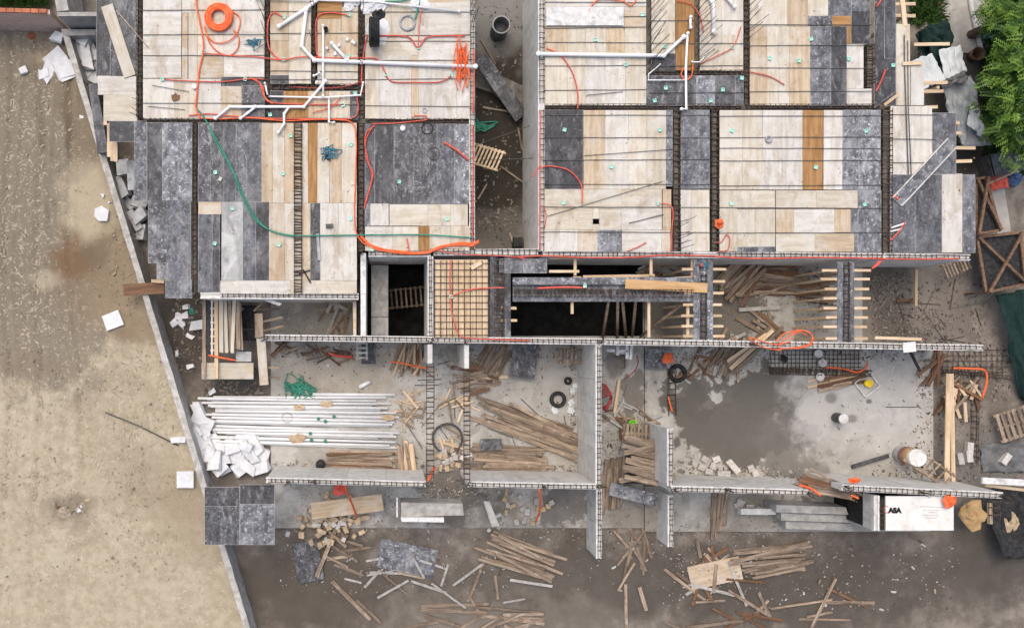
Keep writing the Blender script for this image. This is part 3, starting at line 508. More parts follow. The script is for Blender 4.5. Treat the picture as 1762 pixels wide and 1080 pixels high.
cage('cage inside the dusty beam form', (1455.5, 452), (1455.5, 590), .16, .10, T - .18, sp=.13)
cage('long cage inside the horizontal beam form', (884, 504), (1192, 505), .24, .16, T - .16, sp=.12)
cage('cage inside the short upright form beside the pine deck', (858, 446), (858, 582), .3, .12, T - .2, sp=.12)
deck('small loose dark form sheet below the passage end', [(860, 446, 901, 469, 'e'), (901, 446, 941, 469, 'e')], T - .08, name='form_sheet_pair')
def plank(label, c, lx, wd, th, z, ang, m='plank', cat='plank', name='wooden_plank', group=None, ry=0, rough=0.0):
    p = P(c[0], c[1], z); o = box(name, p, ln(lx, z), wd, th, m, math.radians(-ang), None, ry, rough); return tag(o, label, cat, group)
plank('long orange new plank lying on the horizontal beam form', (1146, 492), 141, .30, .04, T - .08, 3, 'pine')
plank('tan board lying aslant on the dark upper left deck', (204, 71), 128, .37, .035, T, 72, 'c', 'board', 'wooden_board')
tag(tube('thin_stick', [P(200, 18, T + .05), P(255, 82, T + .02)], .012, 'batten'), 'thin pale stick across the dark upper left deck', 'stick')
plank('small pine offcut on the pine mesh deck', (819, 456), 20, .14, .03, T + .05, -30, 'batten', 'offcut', 'wood_offcut')
plank('red-brown board bridging the trench onto the sand', (248, 497), 70, .38, .05, .95, -3, 'brown', 'board', 'wooden_board')
plank('pale batten end beside the red-brown board', (272, 484), 22, .10, .06, 1.05, 4, 'batten', 'batten', 'timber_batten')
# battens and struts over the pit side
fr = [((944, 467), (996, 467)), ((989, 441), (989, 474)), ((1003, 476), (1126, 474)), ((1119, 441), (1119, 474)), ((943, 444), (995, 444)), ((985, 478), (999, 478)), ((1160, 479), (1195, 477)), ((1190, 446), (1190, 478)), ((1110, 512), (1134, 512)), ((1116, 517), (1116, 580)), ((984, 516), (984, 540)), ((1183, 522), (1183, 583)), ((862, 530), (886, 530)), ((862, 551), (886, 551))]
L_ = []
for (a, b) in fr:
    p, q = P(*a, T - .3), P(*b, T - .3); d_ = q - p
    L_.append(box('timber_strut', (p + q) / 2 + Vector((0, 0, R.uniform(-.03, .03))), d_.length, .085, .06, 'batten', math.atan2(d_.y, d_.x)))
ordinals(L_, 'pale new timber strut framing the openings above the pit', 'strut', 'struts above the pit')
L_ = []
for (a, za, b, zb) in (((1047, 519), 2.3, (1037, 580), .2), ((1063, 517), 2.3, (1062, 580), .1), ((1071, 517), 2.3, (1077, 580), .1), ((1094, 517), 2.3, (1088, 578), .1), ((1178, 520), 2.2, (1102, 579), .3)):
    L_.append(tube('prop_pole', [P(*a, za), P(*b, zb)], .05, 'plank', None, 7))
ordinals(L_, 'weathered prop pole leaning below the horizontal beam form', 'pole', 'prop poles by the pit')
# battens carrying the right edge decks
L_ = []
for (x0, x1, y, z) in ((1543, 1574, 8, 0), (1543, 1574, 28, 0), (1585, 1633, 77, -.3), (1590, 1629, 143, 0), (1590, 1622, 158, 0), (1604, 1612, 185, 0), (1645, 1650, 212, 0), (1645, 1653, 230, 0), (1645, 1677, 255, 0), (1645, 1671, 278, 0), (1566, 1585, 110, .1)):
    c = P((x0 + x1 - 14) / 2, y, T - .09 + z); L_.append(box('timber_joist', c, ln(x1 - x0 + 14, T), .10, .05, 'batten'))
    L_[-1].rotation_euler[2] = R.uniform(-.04, .04)
ordinals(L_, 'pale joist end sticking out below the right edge decks', 'joist', 'joists at the right edge', 'top')
L_ = []
for (x, y) in ((1552, 30), (1560, 76), (1575, 165), (1615, 150), (1640, 215), (1640, 280), (1668, 320), (1668, 420), (1600, 300)):
    c = P(x, y, T - .1); L_.append(box('timber_prop', (c.x, c.y, -.1), .09, .09, T - .02, 'batten'))
ordinals(L_, 'upright timber prop under the right edge decks', 'prop', 'props under right decks', 'top')
plank('upright pale board on the joists at the top right', (1553, 8), 76, .14, .03, T - .02, 84, 'batten', 'board', 'wooden_board')
# lower level dark forms in the left trench
tag(prism('shuttering_board', [(152, 145), (166, 143), (176, 200), (186, 262), (168, 263), (160, 205)], -.1, 1.2, 'e'), 'dark form panel standing in the trench beside the boundary wall', 'form panel')
L_ = []
for (x, y0, y1) in ((181, 165, 215), (187, 212, 270), (193, 243, 277), (199, 244, 278)):
    L_.append(pbox('timber_upright', x - 3, y0, x + 3, y1, T - .5, T - .42, 'batten'))
ordinals(L_, 'orange pine bearer under the dark left deck corner', 'bearer', 'bearers at the left deck edge', 'top')

# ------------------------------------------------------------------ boundary wall, brick wall, lot edge at upper left
def bwall():
    t = thing('boundary_wall', P(230, 440, -.1), 'long rough grey boundary wall between the sand and the building', 'wall')
    n = 13
    for i in range(n):
        y0, y1 = 50 + 88 * i, 50 + 88 * (i + 1)
        pts = []
        for k in range(5): y = y0 + (y1 - y0) * k / 4 + (.15 if k == 0 else 0); pts.append((wall_x(y) + R.uniform(-.6, .6), y))
        for k in range(4, -1, -1): y = y0 + (y1 - y0) * k / 4 + (.15 if k == 0 else 0); pts.append((wall_x(y) + 11 + R.uniform(-.6, .6), y))
        prism('wall_section', pts, -.3, .9 + R.uniform(-.015, .015), 'bwall', t)
bwall()
bw = thing('brick_wall', P(40, 40, .2), 'low pink brick wall at the top left corner of the sand', 'wall')
a, b = P(-170, 14, 1.9), P(86, 21, 1.9); L = (b - a).length; ang = math.atan2(b.y - a.y, b.x - a.x); dr = (b - a).normalized(); nr = Vector((-dr.y, dr.x, 0))
mid = (a + b) / 2; box('wall_body', (mid.x, mid.y, .2), L, .14, 1.7, 'brickface', ang, bw)
for i in range(int(L / .26)): p = a + dr * (.13 + i * .26); box('brick', (p.x + R.uniform(-.004, .004), p.y, 1.905 + R.uniform(0, .008)), .245, .13, .07, 'brick', ang + R.uniform(-.02, .02), bw)
tag(prism('concrete_channel', [(84, -60), (106, -60), (118, 18), (98, 20)], .2, 1.9, 'conc'), 'grey concrete pillar at the end of the brick wall', 'pillar')
tag(prism('concrete_beam', [(98, 21), (170, 21), (170, 28), (99, 28)], .2, 1.9, 'conc'), 'grey concrete beam running from the pillar towards the deck', 'beam')
tag(prism('concrete_beam', [(106, 51), (168, 51), (168, 60), (116, 62)], -.1, .95, 'conc'), 'short grey concrete beam closing the top of the trench', 'beam')
def grass(name, label, x0, y0, x1, y1, z, n, h=.25, m='grass'):
    V, F = [], []
    for i in range(n):
        p = P(R.uniform(x0, x1), R.uniform(y0, y1), z); a = R.uniform(0, 6.28); l = R.uniform(.5, 1) * h; w_ = .02
        d_ = Vector((math.cos(a), math.sin(a), 0)); s = Vector((-d_.y, d_.x, 0)) * w_; k = len(V)
        V += [p - s, p + s, p + d_ * l * .6 + Vector((0, 0, l * .7)) + s * .7, p + d_ * l + Vector((0, 0, l * .75))]; F.append((k, k + 1, k + 2, k + 3))
    return tag(mesh_obj(name, V, F, m), label, 'grass', kind='stuff')
grass('grass', 'green grass behind the brick wall', -170, -60, 84, 12, .2, 5000, .35)
grass('weeds', 'green weeds beside the concrete path at upper right', 1565, -40, 1618, 40, -.1, 1500, .3)
grass('weeds', 'dark weeds below the tree at the right edge', 1690, 60, 1770, 300, -.1, 2500, .3)
# path at upper right
tag(prism('path', [(1592, 50), (1578, -60), (1664, -60), (1672, 20), (1688, 70), (1690, 92), (1640, 90)], -.11, -.06, 'path'), kind='structure')
tag(prism('path', [(1666, -60), (1760, -60), (1760, 40), (1697, 92), (1692, 70), (1676, 20)], -.11, -.055, 'path'), kind='structure')
tag(tube('kerb', [P(1661, -60, .0), P(1672, 15, .0), P(1683, 62, .0), P(1690, 98, .0)], .08, 'wall', None, 8), 'rounded pale kerb curving along the concrete path', 'kerb')
tag(prism('path', [(1702, 326), (1728, 322), (1740, 398), (1716, 402)], -.11, -.05, 'path'), kind='structure')
plank('weathered plank lying on the concrete path', (1610, 12), 30, .2, .05, -.05, -32)

# ------------------------------------------------------------------ deck dressing: rods, conduits, pipes, boxes
def rods(label, group, x0, x1, ys, z=T + .01, jit=2.0):
    o = []
    for y in ys:
        j = R.uniform(-jit, jit)
        pts = [P(x0 + (x1 - x0) * k / 8, y + j * k / 8 + R.uniform(-.35, .35), z + R.uniform(0, .012)) for k in range(9)]
        o.append(tube('rebar_rod', pts, .0105, 'rod', None, 5))
    ordinals(o, label, 'rod', group, 'top')
rods('thin dark rod across the orange coil deck', 'rods on orange coil deck', 246, 455, (18, 60, 96, 178))
rods('thin dark rod across the white pipe bays', 'rods on pipe bays', 464, 620, (20, 58, 122, 137, 180))
rods('thin dark rod across the tyre deck', 'rods on tyre deck', 626, 812, (21, 62, 71, 105, 137, 182))
rods('thin dark rod across the thin white pipe deck', 'rods on thin pipe deck', 936, 1112, (4, 30, 49, 73, 114, 156))
rods('thin dark rod across the starter bar bays', 'rods on starter bays', 1116, 1290, (36, 75, 114, 160))
rods('thin dark rod across the patchwork deck', 'rods on patchwork deck', 1288, 1500, (43, 79, 117, 158))
rods('thin dark rod across the big dark sheet deck', 'rods on big dark sheet deck', 936, 1230, (198, 237, 276, 317, 356, 399))
rods('thin dark rod across the broad pale deck', 'rods on broad deck', 1234, 1530, (200, 237, 255, 277, 320, 357, 401))
rods('thin dark rod across the grey dusted edge deck', 'rods on edge deck', 1532, 1610, (197, 239, 280))
def wire(label, pts, r=.010, m='rod', z=T + .03, name='loose_rod', cat='rod'): return tag(tube(name, [P(x, y, z) for x, y in pts], r, m, None, 5), label, cat)
wire('long thin rod lying aslant on the big dark sheet deck', [(942, 372), (1140, 312)])
wire('short bent rod on the thin white pipe deck', [(1009, 167), (1010, 164), (1072, 158)])
wire('thin slanting rod below the big dark sheet', [(1005, 268), (1158, 257)])
wire('short dark rod beside the square opening', [(1082, 384), (1142, 369)], .014)
wire('pair end of thin rod on the orange coil deck', [(262, 147), (325, 158)])
wire('short thin rod low on the orange coil deck', [(255, 183), (318, 189)])
wire('long pale rod standing along the edge deck', [(1556, 60), (1557, 130), (1563, 300)], .016)
wire('second long pale rod beside the ledge joint', [(1562, 70), (1563, 180), (1568, 300)], .013)
wire('dark rod leaning over the passage floor', [(818, 250), (916, 215)], .012, z=1.0)
wire('rod across the passage near its lower end', [(830, 276), (925, 272)], .012, z=1.6)
# starter bars standing up from the wall lines
def starters(label, pts, h=1.5, lean=.1):
    t = thing('starter_bars', P(*pts[0], T - .1), label, 'starter bars', 'upright starter bars')
    for (x, y) in pts:
        p = P(x + R.uniform(-1, 1), y, T - .15); q = p + Vector((R.uniform(-lean, lean), R.uniform(-lean, lean), h * R.uniform(.75, 1.15)))
        tube('starter_bar', [p, (p + q) / 2 + Vector((R.uniform(-.02, .02), R.uniform(-.02, .02), 0)), q], .009, 'rebar', t, 4)
    return t
starters('row of upright starter bars left of the sunken bay', [(1116 + 3 * (i % 2), 12 + i * 6) for i in range(19)], 1.7)
starters('row of upright starter bars between the sunken bay and cream bay', [(1199 + 3 * (i % 2), 10 + i * 6) for i in range(19)], 1.5)
starters('row of upright starter bars left of the patchwork deck', [(1283 + 3 * (i % 2), -10 + i * 7) for i in range(12)], 1.4)
starters('row of upright starter bars by the white branching pipe', [(458 + 4 * (i % 2), -30 + i * 9) for i in range(13)], 1.3)
starters('row of upright starter bars between the two tan bays', [(539 + 4 * (i % 2), -20 + i * 8) for i in range(14)], 1.3)
starters('row of upright starter bars left of the black tyre', [(621 + 3 * (i % 2), 0 + i * 8) for i in range(17)], 1.3)
starters('row of upright starter bars along the passage rim', [(812 + 2 * (i % 2), -20 + i * 8) for i in range(10)], 1.2)
starters('short starter bars beside the narrow strip', [(1162 + 3 * (i % 2), 383 + i * 6) for i in range(9)], 1.4)
starters('few starter bars left of the broad pale deck', [(1228 + 3 * (i % 2), 372 + i * 7) for i in range(8)], .5)
starters('few starter bars on the orange coil end cage', [(238, 165 + i * 9) for i in range(5)], .7)
for lab, x, y in (('left end of the middle cross wall', 458, 581), ('light well corner of the cross wall', 740, 586), ('pine deck corner of the cross wall', 803, 587), ('tyre room corner of the cross wall', 1030, 589), ('cross wall above the floor mesh', 1290, 592), ('pipe room wall near its left end', 497, 826), ('pipe room wall below the lumber', 541, 827), ('right end of the pipe room wall', 731, 832), ('left end of the lumber room wall', 806, 832), ('lumber room wall middle', 936, 835), ('lumber room wall right corner', 1029, 835), ('stained room wall left corner', 1154, 840), ('stained room wall middle', 1246, 843), ('stained room wall right end', 1388, 846), ('printed board wall left end', 1450, 838), ('printed board wall middle', 1580, 845), ('printed board wall right end', 1718, 851), ('light well upper left corner', 622, 437)):
    starters('rusty starter bar clump on the ' + lab, [(x + R.uniform(-3, 3), y + R.uniform(-3, 3)) for _ in range(9)], .55, .12)
# white pipes
def pipe(label, runs, z=T + .09, name='drain_pipe', cat='pipe'):
    f = runs[0]; t = thing(name, P(f[0][0][0], f[0][0][1], z), label, cat)
    for pts, r in runs:
        V = [P(x, y, z) for x, y in pts]
        pr_ = tube('pipe_run', V, r, 'pvc', t, 10)
        for v in (V[0], V[-1]):
            lathe('socket', [(0, -.03), (r * 1.25, -.03), (r * 1.25, .06), (0, .06)], 'pvc', v, pr_, 10)
        for i in range(1, len(V) - 1): lathe('elbow', [(0, -r * 1.2), (r * 1.2, -r * .7), (r * 1.3, 0), (r * 1.2, r * .7), (0, r * 1.2)], 'pvc', V[i], pr_, 10)
    return t
pipe('long white drain pipe with elbows running right to the passage', [(((480, 46), (527, 15), (560, -10)), .055), (((527, 17), (519, 80), (541, 104), (622, 107), (818, 115)), .06), (((598, 104), (571, 75)), .05)])
pipe('upright thin white pipe from black socket to the narrow bay', [(((556, 45), (556, 166)), .035), (((461, 166), (556, 168), (620, 164), (625, 143)), .028), (((461, 166), (456, 144)), .028), (((566, 169), (566, 210), (575, 211)), .028)])
pipe('zigzag white drain pipe above the hose deck', [(((371, 204), (395, 184), (523, 184), (560, 140)), .045), (((414, 204), (440, 184)), .04), (((497, 185), (489, 196), (489, 213), (479, 228)), .04)])
pipe('straight white pipe with angled branch on the thin pipe deck', [(((926, 93), (1142, 96), (1176, 64)), .06), (((1183, 58), (1180, 120), (1181, 187), (1172, 188)), .038)])
pipe('thick white elbow pipe in the cream bay', [(((1212, -15), (1227, 6), (1228, 55)), .06)])
pipe('short white stub pipe at the starter bars', [(((1250, -5), (1264, 12)), .045), (((1188, 30), (1188, 48)), .04)])
pipe('thin white pipe around the lower corner of the sunken bay', [(((1135, 112), (1116, 128), (1116, 138), (1178, 138)), .02), (((1190, 107), (1205, 107), (1214, 95)), .02)])
pipe('thin long white rod pipe above the tyre', [(((440, -2), (640, 3), (790, 20)), .03)])
pipe('short white pipe tee in the hose bay corner', [(((540, 131), (549, 126)), .03)])
# mint boxes per deck
def boxes(label, group, pts, m='mint', z=T):
    o = []
    for (x, y) in pts:
        p = P(x, y, z); s = .105
        V = bv(-s / 2, -s / 2, 0, s / 2, s / 2, .05); i_ = bv(-s * .36, -s * .36, .03, s * .36, s * .36, .05)
        # shallow open box: rim and recessed floor
        VV = V + [i_[4], i_[5], i_[6], i_[7], (-s * .34, -s * .34, .012), (s * .34, -s * .34, .012), (s * .34, s * .34, .012), (-s * .34, s * .34, .012)]
        FF = [BF[0]] + BF[2:] + [(4 + k, 4 + (k + 1) % 4, 8 + (k + 1) % 4, 8 + k) for k in range(4)] + [(8 + k, 8 + (k + 1) % 4, 12 + (k + 1) % 4, 12 + k) for k in range(4)] + [(12, 13, 14, 15)]
        a = R.uniform(-.4, .4); rot = Matrix.Rotation(a, 3, 'Z')
        o.append(mesh_obj('junction_box', [rot @ Vector(v) + p for v in VV], FF, m))
    ordinals(o, label, 'junction box', group)
boxes('mint junction box on the orange coil deck', 'boxes on coil deck', [(350, 90), (280, 137), (422, 137)])
boxes('mint junction box in the tan pipe bays', 'boxes on pipe bays', [(488, 103), (489, 30), (599, 97), (600, 26)])
boxes('mint junction box in the narrow mixed bay', 'boxes in mixed bay', [(465, 198), (590, 181), (611, 161)])
boxes('mint junction box on the tyre deck', 'boxes on tyre deck', [(664, 129), (720, 82), (776, 130)])
boxes('mint junction box on the hose deck', 'boxes on hose deck', [(371, 297), (400, 359), (370, 419), (480, 421), (604, 249), (487, 299), (603, 376), (500, 234)])
boxes('mint junction box on the scuffed dark deck', 'boxes on scuffed deck', [(687, 313), (769, 377), (640, 429)])
boxes('mint junction box on the thin pipe deck', 'boxes on thin pipe deck', [(1024, 69), (1076, 112), (1105, 26)])
boxes('mint junction box around the dark landing', 'boxes on dark landing', [(1126, 174), (1145, 152), (1222, 174), (1243, 155), (1276, 135), (1144, 81), (1260, 82)])
boxes('mint junction box on the big dark sheet deck', 'boxes on big dark sheet deck', [(971, 224), (1135, 224), (1052, 287), (969, 349), (1133, 350)])
boxes('mint junction box on the broad pale deck', 'boxes on broad deck', [(1259, 225), (1403, 288), (1487, 352), (1258, 350), (1489, 226)])
boxes('mint junction box on the patchwork deck', 'boxes on patchwork deck', [(1324, 101), (1395, 68), (1460, 102), (1536, 113), (1374, 105)])
boxes('mint junction box on the pine mesh deck', 'boxes on pine deck', [(776, 510), (1006, 492)], z=T + .04)
boxes('mint junction box on the lower left of the white floor', 'boxes on lower floor', [(564, 629)], 'rim', 0.0)
# conduits
def hose(label, pts, m='orange', r=.02, z=T + .04, name='conduit', cat='conduit', zs=None):
    V = smooth_pts([P(x, y, (z if zs is None else zs[i]) + R.uniform(-.004, .01)) for i, (x, y) in enumerate(pts)])
    return tag(tube(name, V, r, m, None, 6), label, cat)
hose('orange conduit line down the coil deck to the hose deck', [(335, -10), (340, 20), (348, 60), (350, 88), (343, 120), (339, 160), (337, 186), (345, 204)], r=.024)
hose('red conduit line across the coil deck at mid height', [(282, 137), (330, 140), (380, 141), (430, 136), (455, 137)], 'red')
hose('red conduit line through the tan pipe bays', [(352, 92), (400, 96), (440, 98), (470, 102), (490, 103), (520, 98), (570, 100), (625, 100), (650, 103), (664, 128)], 'red')
hose('red conduit loop on the left tan bay', [(487, 30), (470, 22), (461, 40), (462, 80), (475, 98), (486, 103)], 'red')
hose('red conduit loop on the right tan bay', [(600, 27), (570, 22), (546, 30), (544, 70), (546, 95), (560, 99)], 'red')
hose('thick red conduit bundle along the wall line above the hose deck', [(342, 203), (380, 205), (430, 203), (490, 208), (540, 206), (580, 206), (606, 212), (613, 240), (612, 300), (610, 370), (615, 405), (630, 422)], 'orange', .021)
hose('second red conduit strand along the wall line above the hose deck', [(325, 199), (360, 196), (400, 200), (470, 204), (560, 205), (604, 204), (616, 190), (614, 165)], 'red', .02)
hose('red conduit curve on the narrow mixed bay', [(440, 137), (452, 150), (458, 172), (480, 178), (540, 180), (588, 180)], 'red')
hose('red conduit in the dark sheet left of the mixed bay', [(430, 134), (447, 144), (454, 165), (470, 180)], 'orange')
hose('red slanting conduit across the narrow mixed bay', [(538, 194), (570, 184), (590, 162)], 'red', .014)
hose('red conduit along the short cage above the mixed bay', [(500, 150), (560, 152), (600, 148), (622, 140)], 'dred')
hose('red conduit line beside the tyre', [(652, 62), (690, 62), (706, 66), (716, 80), (722, 80), (734, 65), (760, 62), (800, 62)], 'red', .024)
hose('red conduit arc between two boxes on the tyre deck', [(664, 130), (676, 141), (710, 142), (750, 142), (766, 138), (776, 130)], 'red')
hose('red conduit drop from the green hose end', [(726, 10), (722, 40), (719, 80)], 'red', .014)
hose('thin red conduit left of the tyre deck', [(632, 60), (626, 90), (622, 130), (624, 160)], 'red')
hose('red conduit along the passage rim of the tyre deck', [(815, 85), (816, 120), (815, 160), (814, 195)], 'red', .022)
hose('red conduit along the passage rim of the scuffed deck', [(814, 215), (815, 280), (814, 340), (813, 428)], 'red', .022)
hose('red conduit on top of the scuffed dark deck', [(640, 213), (680, 212), (720, 208), (734, 206), (732, 200), (712, 199)], 'red', .018)
hose('looped red conduit on the left edge of the scuffed dark deck', [(645, 216), (631, 228), (628, 250), (636, 285), (642, 300), (632, 340), (626, 360)], 'red', .02)
hose('second looped red conduit on the left edge of the scuffed dark deck', [(642, 217), (630, 240), (630, 270), (640, 300), (634, 330), (627, 352)], 'red', .02)
hose('short thick red conduit stub on the grey scuffed sheet', [(764, 245), (785, 258), (807, 276)], 'red', .035)
L_ = []
for i in range(6):
    L_.append(tube('conduit', smooth_pts([P(x, y + R.uniform(-3, 3), T + .03 + .02 * R.random()) for x, y in ((620, 405), (632, 418), (650, 428), (690, 434), (735, 434), (758, 426), (790, 420), (812, 420), (824, 412 + i))]), .02, 'orange', None, 6))
for o in L_: tag(o, 'orange conduit in the bundle along the lower edge of the scuffed deck', 'conduit', 'orange conduit bundle')
hose('small red conduit tuft standing on the orange bundle', [(704, 433), (703, 425), (700, 410)], 'red', .02)
hose('thin red conduit from bundle towards the passage end', [(740, 428), (770, 434), (800, 438), (880, 441), (905, 446)], 'red', .016)
L_ = []
for i in range(34):
    x, y = R.gauss(795, 6), R.gauss(112, 14); l = R.uniform(14, 34); a = R.gauss(90, 14)
    dx, dy = math.cos(math.radians(a)) * l, math.sin(math.radians(a)) * l
    L_.append(tube('conduit', smooth_pts([P(x - dx, y - dy, T + .03 + .1 * R.random()), P(x + R.uniform(-4, 4), y, T + .06 + .12 * R.random()), P(x + dx, y + dy, T + .03 + .1 * R.random())], 4), .016, 'orange', None, 5))
for o in L_: tag(o, 'orange conduit strand in the shaggy bunch by the passage rim', 'conduit', 'shaggy orange conduit bunch')
hose('red arc of conduit on the thin pipe deck', [(940, 83), (965, 96), (985, 125), (994, 160), (994, 188)], 'red')
hose('orange conduit sprig at the top of the thin pipe deck', [(1012, 20), (1030, 0), (1070, 2), (1085, 10), (1095, 0)], 'orange')
hose('red conduit arc in the sunken starter bar bay', [(1165, 2), (1190, 8), (1205, 30), (1210, 55)], 'red', .016)
hose('red conduit coil stub under the white riser', [(1178, 116), (1172, 128), (1180, 138), (1190, 130), (1192, 112)], 'orange', .024)
hose('red conduit from riser across the cream bay', [(1205, 110), (1235, 96), (1262, 80), (1275, 46)], 'red', .015)
hose('red conduit pair on the patchwork deck', [(1290, 124), (1325, 132), (1350, 146)], 'red', .018)
hose('red conduit along the passage rim beside the big dark sheet', [(930, 190), (929, 250), (929, 320), (929, 430)], 'red', .02)
hose('red conduit arc over the big dark sheet', [(932, 288), (950, 286), (980, 294), (1000, 318), (1002, 350)], 'red')
hose('short red conduit curl left of the big dark sheet', [(916, 305), (924, 292), (932, 286)], 'red', .018)
hose('red conduit curve on the lower left of the big sheet deck', [(935, 355), (940, 370), (937, 392)], 'red', .014)
hose('red conduit beside the left wide cage', [(1134, 350), (1152, 352), (1158, 365), (1156, 400), (1156, 434)], 'red', .016)
hose('short red conduit end near the lower edge of the big sheet deck', [(1079, 432), (1095, 426), (1112, 417)], 'red', .018)
hose('long red conduit along the lower edge of the big sheet deck', [(880, 443), (935, 440), (1000, 443), (1080, 443), (1150, 439), (1230, 441)], 'red', .026, T)
hose('long red conduit along the lower edge of the broad deck', [(1230, 441), (1300, 445), (1400, 443), (1480, 444), (1560, 446), (1650, 445)], 'red', .026, T)
hose('red conduit loop on the broad pale deck', [(1233, 417), (1242, 416), (1250, 404), (1256, 412), (1252, 430), (1236, 432)], 'red', .016)
L_ = []
for k in range(3): L_.append(hose('', [(1500 + k, 462), (1507 + 2 * k, 455), (1518 + k, 445)], 'red', .02, T - .05))
ordinals(L_, 'short red conduit end hanging below the edge deck', 'conduit', 'hanging red conduit ends')
hose('red conduit pair on the grey dusted deck', [(1532, 414), (1545, 400), (1558, 382)], 'red', .028)
hose('red conduit ends on the dark strip by the trough', [(1507, 158), (1516, 140), (1524, 120)], 'red', .028)
hose('red conduit ends at the top of the dark strip', [(1508, 12), (1514, 4), (1520, -8)], 'red', .024)
hose('red conduit over the pine mesh deck', [(776, 448), (774, 480), (776, 510), (778, 540), (790, 575), (810, 582), (855, 584)], 'red', .018, T + .07)
hose('red conduit from pine deck over the upright beam form', [(776, 510), (800, 500), (830, 496), (868, 495)], 'red', .018, T + .08)
hose('red conduit lying in the horizontal beam form', [(925, 496), (970, 494), (1010, 495)], 'red', .03, T - .06)
hose('long green hose curving over the hose deck to the passage', [(340, 188), (356, 210), (372, 245), (398, 290), (415, 335), (437, 375), (465, 396), (505, 405), (570, 405), (650, 404), (730, 404), (800, 408), (816, 410)], 'green', .022, T + .06, 'green_hose', 'hose')
hose('second green hose strand on the hose deck', [(357, 212), (376, 246), (400, 291), (419, 336), (440, 374), (468, 398), (507, 407)], 'green', .02, T + .05, 'green_hose', 'hose')
hose('green hose end at the top of the tyre deck', [(662, 3), (690, 2), (710, -3), (722, 0), (718, 20), (714, 34)], 'green', .026, T + .05, 'green_hose', 'hose')
# orange coil
def coil(label, x, y, R0, R1, turns, r, m, z, name='conduit_coil', cat='coil', lay=2):
    pts = []
    for l in range(lay):
        for k in range(int(turns * 24)):
            a = k / 24 * 2 * math.pi; rr = R0 + (R1 - R0) * k / (turns * 24)
            if l % 2: rr = R1 - (R1 - R0) * k / (turns * 24)
            p = P(x, y, z); pts.append(p + Vector((math.cos(a) * rr * (1 + .03 * math.sin(a * 1.3)), math.sin(a) * rr, r + l * r * 1.7 + .01 * math.sin(a * 2.7))))
    return tag(tube(name, pts, r, m, None, 6), label, cat)
coil('bright orange conduit coil lying on the pale deck', 377, 31, .23, .43, 6, .024, 'orange', T + .02, lay=3)
hose('loose orange loop hanging from the conduit coil', [(396, 18), (412, 30), (410, 52), (395, 70), (372, 74), (357, 62), (352, 45)], 'orange', .02)
hose('second loose orange loop below the conduit coil', [(402, 52), (411, 66), (408, 85), (394, 96), (376, 90), (362, 76), (356, 62)], 'orange', .02)
# small deck clutter
def tangle(label, x, y, rad, n, m, z, r=.012, name='cable_bundle', cat='cable bundle'):
    V, F = [], []; p0 = P(x, y, z); pts = []
    for i in range(n): pts.append(p0 + Vector((R.gauss(0, rad * .5), R.gauss(0, rad * .4), .02 + .06 * R.random())))
    return tag(tube(name, smooth_pts(pts, 4), r, m, None, 5), label, cat)
tangle('teal cable bundle on the orange coil deck', 436, 76, .26, 30, 'teal', T)
tangle('teal cable bundle on the tan hose deck', 569, 266, .28, 34, 'teal', T)
tangle('dark cable heap beside the teal bundle', 560, 271, .2, 14, 'black', T)
tangle('teal wire knot lying on the ribbed beam form', 1209, 455, .2, 34, 'teal', T - .06)
tangle('red wire knot lying on the ribbed beam form', 1206, 456, .12, 16, 'red', T - .02)
def rag(label, x, y, s, m, z, name='crumpled_cloth', cat='cloth', sq=1.0, hgt=.5, seed=0):
    n = 12; V, F = [], []; p0 = P(x, y, z)
    for j in range(5):
        for k in range(n):
            a = 2 * math.pi * k / n; q = Vector((math.cos(a), math.sin(a) * sq, 0))
            rr = s * (1 - j / 5) * (1 + .45 * noise.noise(Vector((math.cos(a) * 1.7 + seed * 3.1, math.sin(a) * 1.7, j * .6))))
            V.append(p0 + q * rr + Vector((0, 0, s * hgt * (j / 4) ** .6 * (.6 + .5 * noise.noise(Vector((k * .9 + seed, j * 1.1, 2)))))))
    for j in range(4):
        for k in range(n): F.append((j * n + k, j * n + (k + 1) % n, (j + 1) * n + (k + 1) % n, (j + 1) * n + k))
    F.append(tuple(4 * n + k for k in range(n)))
    return tag(mesh_obj(name, V, F, m), label, cat)
rag('bright orange crumpled bag beside the right wide cage', 1237, 385, .17, 'orange', T, seed=1)
rag('orange cloth lying on the wall top by the stained floor', 1470, 826, .22, 'orange', T - .1, sq=.5, seed=2)
rag('orange cloth at the corner of the printed board', 1634, 862, .22, 'orange', T - .05, seed=3)
rag('brown smudge of rag on the coil deck', 302, 168, .14, 'brown', T, seed=4, hgt=.2)
rag('black bag on top of the tyre deck clutter', 652, 25, .22, 'black', T, seed=5)
rag('white plastic wrap beneath the black tyre', 650, 52, .36, 'eps', T, seed=6, hgt=.15, sq=1.3)
L_ = [rag('', x, y, s, 'eps', T, 'plastic_wrap', 'wrap', seed=8 + i) for i, (x, y, s) in enumerate(((600, 12, .17), (640, 2, .35), (632, 14, .2), (718, 6, .25), (614, 4, .12), (655, 8, .25), (730, 8, .18)))]
ordinals(L_, 'white crumpled plastic wrap along the top of the fittings bay', 'plastic wrap', 'plastic wrap at the top')
